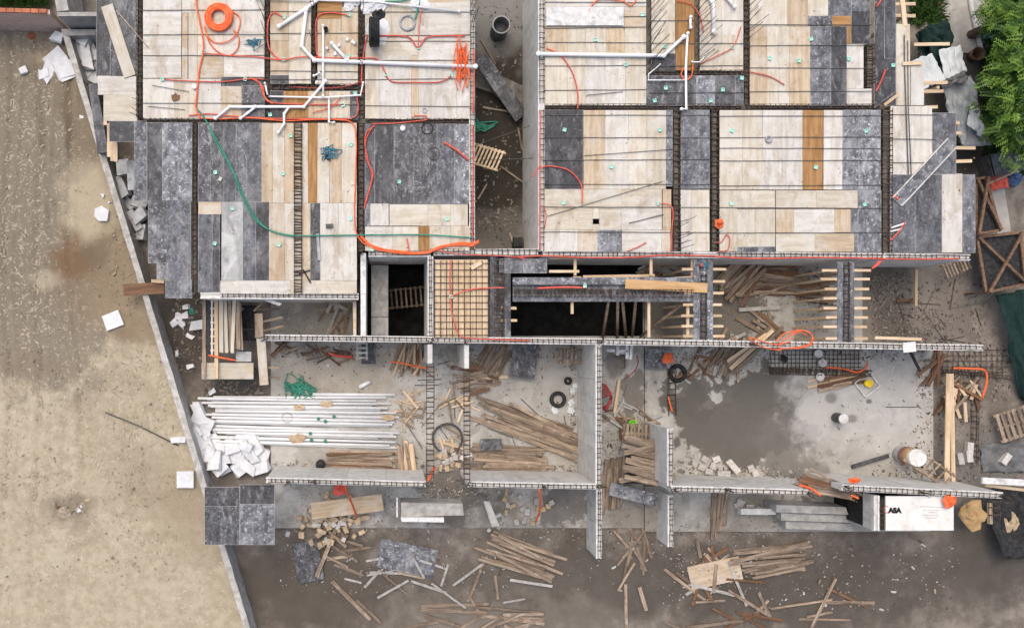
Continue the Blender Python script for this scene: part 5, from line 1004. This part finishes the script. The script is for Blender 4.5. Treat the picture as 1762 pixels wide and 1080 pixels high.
hose('orange conduit hanging over the right lower wall end', [(1375, 834), (1395, 840), (1412, 852)], 'orange', .04, T + .05)
hose('orange conduit stub on the lower right wall', [(1464, 852), (1470, 854), (1477, 857)], 'orange', .035, T)
hose('red conduit loop on the corridor floor', [(1096, 612), (1098, 625), (1090, 640), (1075, 652)], 'dred', .016, .03)
hose('orange conduit arching at the far right scrap', [(1640, 633), (1670, 634), (1694, 637), (1698, 655), (1690, 684)], 'orange', .04, .6)
hose('orange conduit over the mesh floor corner', [(1420, 632), (1450, 634), (1475, 640), (1490, 632), (1493, 622)], 'orange', .03, .15)
rag('orange rag on the dark rack at the top of the stained floor', 1149, 617, .2, 'orange', .5, seed=51)
hose('red line of conduit on the cross wall right of the pine deck', [(845, 583), (880, 585), (912, 586)], 'red', .022, T)
hose('red conduit lying under the pipe room cross wall', [(565, 606), (580, 612), (607, 614)], 'red', .05, .1)
tag(pbox('rack_sheet', 1110, 600, 1153, 634, .3, .36, 'd'), 'dark sheet rack at the top of the stained floor', 'rack')
# mesh floor
def mesh_mat(label, x0, y0, x1, y1, z, step, slope=0, r=.012):
    t = thing('rebar_mesh', P((x0 + x1) / 2, (y0 + y1) / 2, z), label, 'rebar mesh'); n = int((x1 - x0) / step); k = int((y1 - y0) / step)
    for i in range(n + 1): x = x0 + i * step; tube('mesh_bar', [P(x, y0 + R.uniform(-3, 3), z), P(x + R.uniform(-1, 1), y1 + R.uniform(-3, 3), z + .02)], r, 'rebar', t, 4)
    for j in range(k + 1): y = y0 + j * step; tube('mesh_bar', [P(x0 + R.uniform(-6, 3), y, z + .024), P(x1 + R.uniform(-3, 6), y + slope, z + .024)], r, 'rebar', t, 4)
    return t
mesh_mat('dark rebar mesh lying at the top right of the stained floor', 1326, 603, 1480, 640, .04, 7.2)
mesh_mat('dark rebar mesh on the dirt at the far right', 1612, 602, 1735, 645, -.03, 9.5)
cage('dark cage lying along the lower edge of the floor mesh', (1322, 638), (1500, 642), .2, .1, .05, sp=.1)
cage('short tied cage in the bare room', (1372, 514), (1440, 522), .16, .1, .02, sp=.14)
cage('dark cage across the far right dirt mesh', (1600, 636), (1745, 650), .12, .1, .0, sp=.13)
rag('black bag lying on the floor mesh', 1349, 617, .13, 'black', .08, seed=52)
L_ = [lathe('white_pot', [(0, .03), (.1, .03), (.12, .12), (.14, .12), (.13, 0), (0, 0)], 'rim', P(x, y, .07), None, 12) for x, y in ((1406, 608), (1409, 648), (1413, 624))]
ordinals(L_, 'white pot on the floor mesh', 'pot', 'pots on mesh', 'top')
# mixing tray with yellow bucket
t = thing('mixing_tray', P(1490, 661, .0), 'square wooden mixing tray on the clean floor', 'tray'); t.rotation_euler[2] = math.radians(38)
o = box('tray_floor', (0, 0, .01), .62, .58, .02, 'conc'); o.parent = t
for (x, y, a) in ((0, .30, 0), (0, -.30, 0), (.31, 0, 1.571), (-.31, 0, 1.571)): o = box('tray_side', (x, y, .01), .64 if a == 0 else .56, .03, .1, 'rim', a); o.parent = t
lathe_t('yellow_bucket', 'yellow bucket standing in the mixing tray', 'bucket', [(0, .04), (.09, .04), (.12, .2), (.135, .2), (.1, 0), (0, 0)], 'yellow', 1490, 659, .04)
# white capped pot in the middle of the floor
t = thing('concrete_cylinder', P(1441, 718, 0), 'white topped concrete test cylinder on the stained floor', 'cylinder')
lathe('cylinder_side', [(0, 0), (.16, 0), (.17, .1), (.155, .5)], 'dgrey', P(1438, 718, 0), t, 20)
lathe('cylinder_cap', [(.155, .5), (.17, .51), (.16, .54), (0, .54)], 'rim', P(1438, 718, 0), t, 20)
# banded barrel
t = thing('barrel', P(1548, 784, 0), 'pale barrel with maroon and ochre bands by the ladder', 'barrel')
bp = P(1549, 781, 0)
for nm, pr, m_ in (('barrel_side', [(0, 0), (.27, 0), (.29, .08), (.29, .34)], 'geps'), ('band', [(.295, .34), (.305, .36), (.305, .56), (.295, .58)], 'maroon'), ('band', [(.295, .58), (.305, .60), (.305, .84), (.295, .86)], 'ochre'), ('barrel_top', [(.29, .86), (.29, 1.0), (.28, 1.02), (.26, 1.0), (.05, .99), (0, .99)], 'rim')):
    o = lathe(nm, pr, m_, bp, bs_ if nm == 'band' else t, 26)
    if nm == 'barrel_side': bs_ = o
ladder('wooden step ladder leaning beside the barrel', (1607, 810), 1.15, .5, 5, .9, 42, 'plank', -.5)
ladder('wooden ladder going down into the dark gap below the right wall', (1498, 872), 1.5, .55, 4, 1.1, 45, 'plank', .5)
ladder('short wooden ladder lying at the end of the edge deck wall', (1643, 459), 1.0, .42, 8, .4, -22, 'plank', .1)
ladder('wooden rail frame standing at the top of the lumber room', (982, 612), 1.0, .45, 7, .8, 2, 'plank', .1)
ladder('white ladder end showing under the cross wall', (623, 598), .8, .3, 5, 1.2, 90, 'conc', .1)
# pallets
def pallet(label, c, ang, z, sx=1.15, sy=.95, m='plank', n=7, ry=0):
    t = thing('pallet', P(c[0], c[1], z), label, 'pallet'); t.rotation_euler = (0, ry, math.radians(-ang))
    for i in range(n): o = box('slat', (-sx / 2 + sx * (i + .5) / n, 0, .1), sy, sx / n * .62, .022, m, math.pi / 2); o.parent = t
    for k in (-1, 0, 1): o = box('bearer', (0, k * sy * .45, .01), sx, .08, .088, m); o.parent = t
    return t
pallet('weathered pallet lying at the right edge below the green tarp', (1746, 727), -18, .15, 1.35, 1.0, 'plank')
pallet('dark pallet standing in the stair opening', (1094, 745), 2, .7, .98, .62, 'plank', 8)
# cement blocks
L_ = []
for (x, y, a, l, z) in ((1210, 788, 30, .2, 0), (1231, 789, -20, .26, 0), (1206, 803, 20, .24, 0), (1226, 801, 25, .22, .05), (1218, 810, 5, .26, 0), (1243, 814, 0, .45, .05), (1260, 802, 50, .52, .12), (1290, 805, 70, .22, 0), (1297, 812, 75, .24, 0)):
    L_.append(box('cement_block', P(x, y, z), l, .2, .15, 'block', math.radians(-a), None, R.uniform(-.1, .1), .03))
ordinals(L_, 'cement block against the lower wall of the stained room', 'block', 'blocks in the stained room')
L_ = []
for (x, y, a) in ((1648, 788, 80), (1663, 784, 84), (1726, 788, -55), (1664, 770, 95)): L_.append(box('cement_block', P(x, y, -.08), .4, .2, .19, 'block', math.radians(-a), None, 0, .03))
ordinals(L_, 'pale cement block lying on the dirt near the right edge', 'block', 'blocks at right edge')
L_ = []
for (x, y, a) in ((1272, 862, 20), (1268, 868, -10), (1288, 871, 5), (1305, 876, 30), (1312, 880, 10)): L_.append(box('cement_block', P(x, y, .0), .26, .18, .15, 'block', math.radians(-a), None, 0, .03))
ordinals(L_, 'cement block in the near right room', 'block', 'blocks in near right room')
for i in range(60):
    o = box('broken_block', P(R.gauss(570, 34), R.gauss(900, 20), R.uniform(0, .22)), R.uniform(.12, .3), R.uniform(.1, .18), R.uniform(.08, .15), R.choice(('yblock', 'yblock', 'block')), R.uniform(0, 3), None, R.uniform(-.4, .4), .06)
    tag(o, 'broken tan block in the rubble pile of the near left room', 'block', 'tan block rubble')
for i in range(22):
    o = box('broken_block', P(R.gauss(772, 14), R.gauss(788, 9), R.uniform(0, .1)), R.uniform(.1, .24), R.uniform(.1, .16), .1, R.choice(('yblock', 'block')), R.uniform(0, 3), None, R.uniform(-.3, .3), .06)
    tag(o, 'broken tan block at the foot of the corridor hoop', 'block', 'rubble at the hoop')
for i in range(26):
    o = box('broken_block', P(R.gauss(890, 26), R.gauss(875, 20), R.uniform(0, .1)), R.uniform(.1, .26), R.uniform(.1, .18), .1, R.choice(('yblock', 'block', 'conc')), R.uniform(0, 3), None, R.uniform(-.3, .3), .06)
    tag(o, 'broken block in the rubble left of the dark hollow', 'block', 'rubble by the hollow')
# grey concrete lintel in the near corridor
t = thing('concrete_lintel', P(742, 880, 1.0), 'grey concrete lintel with white front edge in the near room', 'lintel')
prism('lintel_body', [(690, 864), (796, 866), (798, 886), (690, 888)], 1.0, 1.9, 'conc', t); prism('white_edge', [(690, 889), (764, 891), (764, 898), (691, 897)], 1.4, 2.1, 'rim', t)
tag(pbox('white_stake', 682, 855, 684.5, 889, 1.2, 2.0, 'rim'), 'slim white post left of the concrete lintel', 'post')
tag(prism('concrete_ramp', [(832, 862), (842, 862), (860, 905), (846, 905)], .0, 1.6, 'conc'), 'slanting grey concrete cheek right of the lintel', 'cheek')
st_ = thing('concrete_steps', P(1400, 900, 0), 'grey concrete steps below the right ladder', 'steps')
for k in range(3): prism('step', [(1336 + 8 * k, 868 + 14 * k), (1455 + 4 * k, 872 + 14 * k), (1460 + 4 * k, 885 + 14 * k), (1336 + 8 * k, 881 + 14 * k)], -.02, 1.0 - .18 * k, 'conc', st_)
tag(pbox('white_ledge', 1275, 875, 1335, 885, .3, .6, 'wall'), 'pale concrete ledge in the near right room', 'ledge')
# printed board
sb = thing('printed_board', P(1585, 905, T - .25), 'white printed board with black lettering at the lower right', 'sign')
pbox('board_sheet', 1524, 853, 1641, 912, T - .25, T - .2, 'sign', sb)
def text(body, x, y, hpx, z, m, parent, bold=.02):
    cu = bpy.data.curves.new('lettering', 'FONT'); cu.body = body; cu.size = ln(hpx, z) * 1.4; cu.offset = bold * .3; cu.extrude = .003; cu.resolution_u = 3
    o = bpy.data.objects.new('lettering', cu); C.objects.link(o); o.location = P(x, y, z)
    dg = bpy.context.evaluated_depsgraph_get(); me = bpy.data.meshes.new_from_object(o.evaluated_get(dg)); loc = o.location.copy()
    bpy.data.objects.remove(o); me.materials.clear(); me.materials.append(M[m])
    o = bpy.data.objects.new('lettering', me); C.objects.link(o); o.parent = parent; o.location = loc - parent.location; return o
text('ASA', 1529, 881.5, 8.5, T - .196, 'ink', sb, .06)
pts = [P(1525 + 5 * math.cos(a), 876 + 6 * math.sin(a), T - .193) for a in [math.radians(40 + k * 28) for k in range(11)]]
tube('red_emblem', pts, .012, 'inkred', sb, 5)
for (x0, x1, y) in ((1583, 1625, 871), (1590, 1615, 876.5), (1597, 1612, 881), (1587, 1616, 885.5), (1589, 1612, 890)):
    x = x0
    while x < x1:
        l = R.uniform(1.5, 4); pbox('print_line', x, y - .55 + (x - x0) * .04, min(x + l, x1), y + .55 + (x - x0) * .04, T - .199, T - .196, 'inkgrey', sb); x += l + .8
pbox('black_box_under_board', 1504, 855, 1640, 911, -.1, T - .262, 'pit', sb)  # added black box, its colour stands in for the dark opening
tag(prism('dark_void_sheet', [(1470, 856), (1504, 856), (1504, 905), (1470, 905)], -.08, -.04, 'pit'), 'flat black sheet standing in for the dark opening left of the printed board', 'opening')  # black sheet laid flat to paint the darkness of the opening
plank('pine post right of the printed board', (1701, 882), 36, .1, .1, T - .3, 89, 'batten', 'post')
rag('crumpled brown tarp on the mud right of the printed board', 1673, 885, .5, 'ochre', .6, seed=60, hgt=.5)
rag('tan round sack at the lower right corner', 1742, 896, .36, 'yblock', .5, seed=61, hgt=.5)
cage('cage right of the printed board', (1709, 856), (1709, 900), .3, .12, T - .2, sp=.2)
plank('white batten across the lower right corner', (1733, 828), 90, .2, .08, 1.6, 3, 'rim', 'batten'); plank('pine batten below the white one', (1728, 838), 70, .1, .06, 1.4, 7, 'batten', 'batten')

# ------------------------------------------------------------------ right edge: tarps, frames, trees
def cloth(label, q, z, amp, m, name='tarp', n=22, zc_=None, freq=2.0, seed=0):
    V, F = [], []
    A, B, C_, D = [Vector((x, y, 0)) for x, y in q]; zs = zc_ or (z, z, z, z)
    for j in range(n + 1):
        for i in range(n + 1):
            u, v = i / n, j / n
            p = (A * (1 - u) + B * u) * (1 - v) + (D * (1 - u) + C_ * u) * v; zz = (zs[0] * (1 - u) + zs[1] * u) * (1 - v) + (zs[3] * (1 - u) + zs[2] * u) * v
            e = noise.noise(Vector((u * 5 + seed, v * 5, 0))); p = p + Vector((e * 3, noise.noise(Vector((u * 5, v * 5 + seed, 7))) * 3, 0))
            w0 = P(p.x, p.y, zz); h = amp * (abs(noise.noise(Vector((u * freq * 2.2 + seed, v * freq * .9, 3)))) * 1.6 + .4 * noise.noise(Vector((u * freq * 5, v * freq * 2.2 + seed, 1))))
            V.append((w0.x, w0.y, zz + h))
    for j in range(n):
        for i in range(n): a = j * (n + 1) + i; F.append((a, a + n + 1, a + n + 2, a + 1))
    o = mesh_obj(name, V, F, m, smooth=True); s = o.modifiers.new('thick', 'SOLIDIFY'); s.thickness = .012
    return tag(o, label, 'tarp')
cloth('long grey tarp trailing down beside the edge deck', [(1618, 146), (1670, 130), (1698, 252), (1648, 254)], 1.2, .3, 'tarp', seed=1, freq=3)
cloth('silver sheet over the lower end of the grey tarp', [(1668, 180), (1684, 190), (1690, 240), (1664, 215)], 1.5, .15, 'wtarp', seed=2)
cloth('pale grey tarp bundle below the dark green cloth', [(1616, 86), (1650, 80), (1662, 124), (1624, 140)], 1.2, .14, 'wtarp', seed=3, freq=1.2)
cloth('white sheet hanging beside the stepped ledge', [(1566, 106), (1604, 92), (1626, 138), (1588, 154)], 1.6, .08, 'wtarp', seed=4, freq=1.0)
cloth('dark green cloth spread beyond the upper right deck', [(1578, 56), (1628, 34), (1640, 66), (1616, 118)], .9, .3, 'gtarp', seed=5)
cloth('dark fold of cloth below the dark green one', [(1575, 60), (1600, 42), (1622, 110), (1584, 108)], .6, .2, 'gtarp', seed=15)
cloth('dark grey tarp strap between the pale bundles', [(1622, 138), (1660, 122), (1666, 138), (1624, 150)], 1.55, .1, 'dtarp', seed=6)
cloth('dark green tarp draped at the right edge', [(1712, 508), (1795, 490), (1810, 740), (1756, 684)], .5, .3, 'gtarp', n=26, seed=7, zc_=(.6, .9, .5, .1))
cloth('dark crumpled tarp at the lower right corner', [(1690, 840), (1770, 835), (1780, 960), (1720, 960)], .5, .35, 'mesh', seed=8)
cloth('dark plastic sheet on the dirt near the right edge', [(1685, 765), (1780, 758), (1780, 812), (1690, 812)], -.06, .12, 'dtarp', seed=9)
def frame(label, q, z, h, m='rust', diag=True):
    cx = sum(p[0] for p in q) / len(q); cy = sum(p[1] for p in q) / len(q)
    t = thing('scrap_steel_frame', P(cx, cy, z), label, 'steel frame'); n = len(q)  # loose scrap steel frame with braces over black mesh
    pts = [P(x, y, z + h) for x, y in q]
    def bar(a, b, nm, w_=.085):
        d_ = b - a; box(nm, (a + b) / 2 - Vector((0, 0, .08)), d_.length, w_, .08, m, math.atan2(d_.y, d_.x), t)
    for i in range(n): bar(pts[i], pts[(i + 1) % n], 'frame_bar')
    if diag:
        bar(pts[0] + Vector((0, 0, .082)), pts[2] + Vector((0, 0, .082)), 'brace')
        if n > 3: bar(pts[1] + Vector((0, 0, .164)), pts[3] + Vector((0, 0, .164)), 'brace')
    prism('mesh_sheet', q, z + h - .16, z + h - .14, 'mesh', t)
    for p in pts: box('leg', (p.x, p.y, -.1), .07, .07, z + h, m, 0, t)
    return t
frame('square rusty steel frame with crossed braces and black mesh', [(1682, 408), (1756, 400), (1766, 488), (1698, 503)], .3, .7)
frame('tall rusty steel frame with one brace beside the edge deck', [(1680, 308), (1697, 305), (1722, 396), (1680, 402)], .3, .9)
cr = thing('grey_crate', P(1712, 285, 0), 'grey boarded crate under the tree at the right edge', 'crate'); cr.rotation_euler[2] = math.radians(14)
for i in range(4): o = box('board', (-.36 + .25 * i, 0, .55), .72, .235, .03, 'dtarp', math.pi / 2); o.parent = cr
for (x, y, sx, sy) in ((0, .37, 1.05, .03), (0, -.37, 1.05, .03), (.52, 0, .03, .70), (-.52, 0, .03, .70)): o = box('crate_side', (x, y, -.05), sx, sy, .59, 'dtarp'); o.parent = cr
plank('pale lath along the lower edge of the grey crate', (1718, 308), 70, .07, .05, .75, -24, 'plank', 'lath')
cloth('red plastic sheet under the tree', [(1700, 300), (1730, 292), (1736, 322), (1706, 328)], .15, .08, 'red', seed=11)
rag('blue and white bag beside the red sheet', 1746, 306, .28, 'blue', 0, seed=62, hgt=.9); rag('pink plastic scrap above the blue bag', 1748, 291, .16, 'wtarp', .05, seed=63)
t = thing('blue_barrel', P(1695, 52, -.05), 'blue barrel lying half under the tree', 'barrel')
bb_ = lathe('barrel_body', [(0, 0), (.26, 0), (.28, .05), (.28, .8), (.26, .85), (0, .85)], 'blue', P(1692, 52, .28), t, 20, Matrix.Rotation(math.radians(80), 3, 'Y'))
lathe('barrel_hoop', [(.285, .25), (.3, .27), (.285, .3)], 'blue', P(1692, 52, .28), bb_, 20, Matrix.Rotation(math.radians(80), 3, 'Y'))
lathe_t('clay_pot', 'brown clay pot beside the kerb', 'pot', [(0, .03), (.15, .03), (.2, .35), (.23, .36), (.18, 0), (0, 0)], 'brown', 1672, 98, -.1)
def tree(label, px, py, z0, h, rx, ry, rz, n, seed):
    rr = random.Random(seed); b = P(px, py, h); b.z = z0; t = thing('tree', b, label, 'tree', 'trees at the right edge')
    V, F = tube_vf([b, b + Vector((.1, .05, h * .35)), b + Vector((.0, .1, h * .7)), b + Vector((.05, .0, h))], [.16, .13, .09, .03], 8)
    limbs = []
    for i in range(11):
        a = 2 * math.pi * i / 11 + rr.uniform(-.2, .2); s = b + Vector((.05, .05, h * rr.uniform(.35, .75))); e = b + Vector((math.cos(a) * rx * rr.uniform(.6, .9), math.sin(a) * ry * rr.uniform(.6, .9), h * rr.uniform(.8, 1.1)))
        m1 = (s + e) / 2 + Vector((0, 0, .2)); limbs += [m1, e]; tube_vf([s, m1, e], [.06, .04, .015], 6, V, F)
    mesh_obj('trunk', V, F, 'bark', t, True)
    V, F = [], []
    cl = [(b + Vector((rr.gauss(0, .42) * rx, rr.gauss(0, .42) * ry, h + rr.gauss(0, .3) * rz)), rr.uniform(.35, .7)) for _ in range(60)] + [(l, .5) for l in limbs]
    for i in range(n):
        c, cr_ = rr.choice(cl); p = c + Vector((rr.gauss(0, .5), rr.gauss(0, .5), rr.gauss(0, .35))) * cr_
        a = math.atan2(p.y - c.y, p.x - c.x) + rr.gauss(0, .7); el = rr.uniform(-.7, .4); d = Vector((math.cos(a) * math.cos(el), math.sin(a) * math.cos(el), math.sin(el))); s = d.cross(Vector((0, 0, 1))).normalized(); up = s.cross(d)
        L = rr.uniform(.22, .42); nl = 7
        for k in range(nl):
            q = p + d * L * k / (nl - 1) - Vector((0, 0, .10 * (k / nl) ** 2))
            for sg in (-1, 1):
                l = .17 * (1 - .45 * k / nl); dd = (s * sg + d * .75 + up * rr.uniform(-.15, .35)).normalized(); w_ = d * .03
                j = len(V); V += [q, q + dd * l * .5 - w_, q + dd * l, q + dd * l * .5 + w_]; F.append((j, j + 1, j + 2, j + 3))
    mesh_obj('crown', V, F, 'leaf', t)
tree('leafy green tree at the upper right corner', 1806, 100, -.1, 3.4, 1.15, 1.7, 1.1, 2300, 3)
tree('leafy green tree lower down the right edge', 1784, 198, -.1, 2.6, .75, .85, .8, 1500, 5)
tree('leafy green tree at the very top beside the concrete path', 1776, 5, -.1, 2.8, .85, 1.1, .8, 1200, 9)
# ------------------------------------------------------------------ fine rubble (uncountable)
def rubble(name, label, spots, mats, seed, sz=(.015, .06)):
    rr = random.Random(seed); per = {m: ([], []) for m in mats}
    for (x, y, rx, ry, z, n) in spots:
        for i in range(n):
            p = P(x + rr.uniform(-rx, rx) if n > 120 else rr.gauss(x, rx * .5), y + rr.uniform(-ry, ry) if n > 120 else rr.gauss(y, ry * .5), z); s = rr.uniform(*sz) * (1.6 if rr.random() < .1 else 1); a = rr.uniform(0, 6.28)
            V, F = per[rr.choice(mats)]; k = len(V); e = rr.choice((.8, 1, 1.2, 1.5, 2.6))
            ca, sa = math.cos(a), math.sin(a)
            for (qx, qy, qz) in bv(-.5 * e, -.5, -.3, .5 * e, .5, .6):
                qx, qy, qz = [q * s * rr.uniform(.7, 1.3) for q in (qx, qy, qz)]; V.append(p + Vector((qx * ca - qy * sa, qx * sa + qy * ca, qz)))
            F += [tuple(k + v for v in f) for f in BF]
    for m, (V, F) in per.items():
        if V: tag(mesh_obj(name, V, F, m), label, 'rubble', kind='stuff')
rubble('rubble', 'fine grey rubble and chips strewn over the rooms', [(600, 640, 130, 45, 0, 260), (690, 740, 50, 60, 0, 200), (900, 700, 90, 90, 0, 260), (770, 700, 26, 110, 0, 260), (1070, 720, 36, 110, 0, 260), (1240, 620, 90, 26, 0, 260), (1500, 700, 100, 100, 0, 160), (1300, 500, 60, 70, 0, 260), (1400, 540, 40, 40, 0, 120), (570, 550, 90, 36, 0, 200), (780, 860, 90, 40, 0, 300), (600, 880, 90, 40, 0, 260), (960, 870, 60, 60, 0, 200), (1300, 880, 100, 40, 0, 260), (1100, 900, 50, 60, 0, 160), (700, 960, 200, 60, 0, 300), (1300, 960, 150, 60, 0, 200), (1560, 800, 60, 25, 0, 90)], ('conc', 'clod', 'plank', 'clod'), 1, (.010, .036))
rubble('wall_foot_rubble', 'mixed rubble and splinters along the feet of the room walls', [(600, 800, 130, 6, 0, 260), (910, 806, 100, 6, 0, 260), (1270, 812, 110, 8, 0, 260), (985, 700, 6, 110, 0, 200), (600, 605, 130, 10, 0, 260), (900, 612, 100, 12, 0, 220), (1230, 610, 100, 14, 0, 260), (1500, 612, 90, 10, 0, 160), (1590, 720, 14, 100, 0, 220), (1560, 815, 60, 8, 0, 160), (780, 840, 60, 18, 0, 240), (1060, 800, 24, 60, 0, 240), (1300, 470, 80, 20, 0, 260), (1395, 470, 40, 12, 0, 130), (900, 960, 420, 60, -.1, 500), (1400, 990, 260, 60, -.1, 400)], ('clod', 'plank', 'dclod', 'block'), 6, (.010, .042))
rubble('soil_debris', 'dark clods and litter on the soil around the building', [(325, 560, 26, 80, -.1, 300), (400, 670, 50, 14, -.1, 240), (1530, 500, 40, 30, -.1, 300), (1560, 560, 60, 30, -.1, 360), (1640, 540, 60, 60, -.1, 300), (1690, 640, 50, 50, -.1, 260), (1720, 790, 50, 70, -.1, 240), (1655, 730, 40, 100, -.1, 300), (860, 200, 46, 190, -.5, 300), (860, 380, 40, 40, -.5, 120), (235, 390, 20, 90, -.1, 240), (1730, 450, 40, 60, -.1, 120), (1610, 60, 30, 60, -.1, 160)], ('clod', 'clod', 'clod', 'dclod', 'dclod', 'clod'), 2, (.015, .055))
rubble('sand_debris', 'small clods and chips on the sand', [(120, 872, 30, 18, .3, 130), (70, 500, 170, 500, .33, 700), (250, 800, 70, 200, .33, 260), (215, 400, 25, 130, .33, 160), (120, 880, 14, 8, .36, 40)], ('sclod', 'sclod', 'clod'), 3, (.012, .035))
rubble('deck_debris', 'tiny chips and sawdust scattered on the plywood', [(350, 100, 100, 100, T - .01, 130), (560, 100, 60, 100, T - .01, 130), (720, 110, 90, 100, T - .01, 150), (480, 360, 130, 140, T - .01, 220), (710, 320, 90, 110, T - .01, 180), (1030, 100, 80, 80, T - .01, 120), (1040, 310, 100, 120, T - .01, 130), (1370, 310, 130, 120, T - .01, 130), (1390, 100, 100, 80, T - .01, 100), (1600, 320, 70, 110, T - .01, 90)], ('plank', 'plank', 'rebar'), 4, (.006, .015))
L_ = [rag('', x, y, s * .45, m_, .3, 'stone_lump', 'lump', seed=int(x), hgt=.4, sq=.7) for x, y, s, m_ in ((110, 882, .6, 'sclod'), (142, 870, .22, 'eps'), (136, 878, .25, 'eps'), (72, 880, .16, 'block'), (100, 872, .25, 'brown'), (150, 860, .2, 'yblock'), (56, 62, .2, 'brick'))]
ordinals(L_, 'stone or litter lump on the sand at left', 'lump', 'lumps on sand')

def ridges(name, label, gen, m, seed):
    rr = random.Random(seed); V, F = [], []
    for (x, y, a, l, w_, h) in gen(rr):
        p = P(x, y, .31); q = Vector((p.x, p.y, 0)); p.z = .3 + .05 * noise.fractal(q * .35, 1, 2, 4) - .004
        ca, sa = math.cos(a), math.sin(a); k = len(V)
        for (u, v, z) in ((-.5, 0, 0), (-.2, -.5, 0), (.25, -.45, 0), (.5, 0, 0), (.2, .5, 0), (-.25, .45, 0), (-.15, 0, 1), (.2, .05, 1)):
            u, v = u * l * rr.uniform(.8, 1.2), v * w_ * rr.uniform(.7, 1.3); V.append(p + Vector((u * ca - v * sa, u * sa + v * ca, z * h)))
        F += [(k, k + 1, k + 6), (k + 1, k + 2, k + 7, k + 6), (k + 2, k + 3, k + 7), (k + 3, k + 4, k + 7), (k + 4, k + 5, k + 6, k + 7), (k + 5, k, k + 6)]
    return tag(mesh_obj(name, V, F, m), label, 'sand', kind='stuff')
def tracks(rr):
    for (x0, sl, y0, y1, sg) in ((12, 0, 60, 560, 1), (30, .01, 60, 600, -1), (66, -.02, 80, 640, 1), (84, -.02, 90, 610, -1), (112, .03, 90, 420, 1), (48, .03, 300, 640, 1)):
        y = y0
        while y < y1:
            if noise.noise(Vector((x0, y / 45, 3))) > -.25 and rr.random() < .7:
                x = x0 + sl * (y - y0) + 7 * math.sin(y / 90 + x0) + rr.gauss(0, 8); yield (x, y, sg * .6 + rr.gauss(0, .75), rr.uniform(.12, .26), rr.uniform(.04, .07), rr.uniform(.015, .03))
            y += rr.uniform(4, 7)
def ripples(rr):
    for i in range(2600):
        x, y = rr.uniform(0, 330), rr.uniform(600, 860)
        if x > wall_x(y) - 12: continue
        f = noise.noise(Vector((x / 60, y / 60, 0)))
        if f > -.1: yield (x, y, 1.2 + 2.2 * noise.noise(Vector((x / 90, y / 90, 5))) + rr.gauss(0, .25), rr.uniform(.10, .22), rr.uniform(.035, .06), rr.uniform(.008, .018))
ridges('tyre_track_ridges', 'crumbled lighter ridges of tyre tracks in the sand', tracks, 'tsand', 11)
ridges('sand_ripples', 'small scraped ripples in the smooth sand', ripples, 'sand', 12)
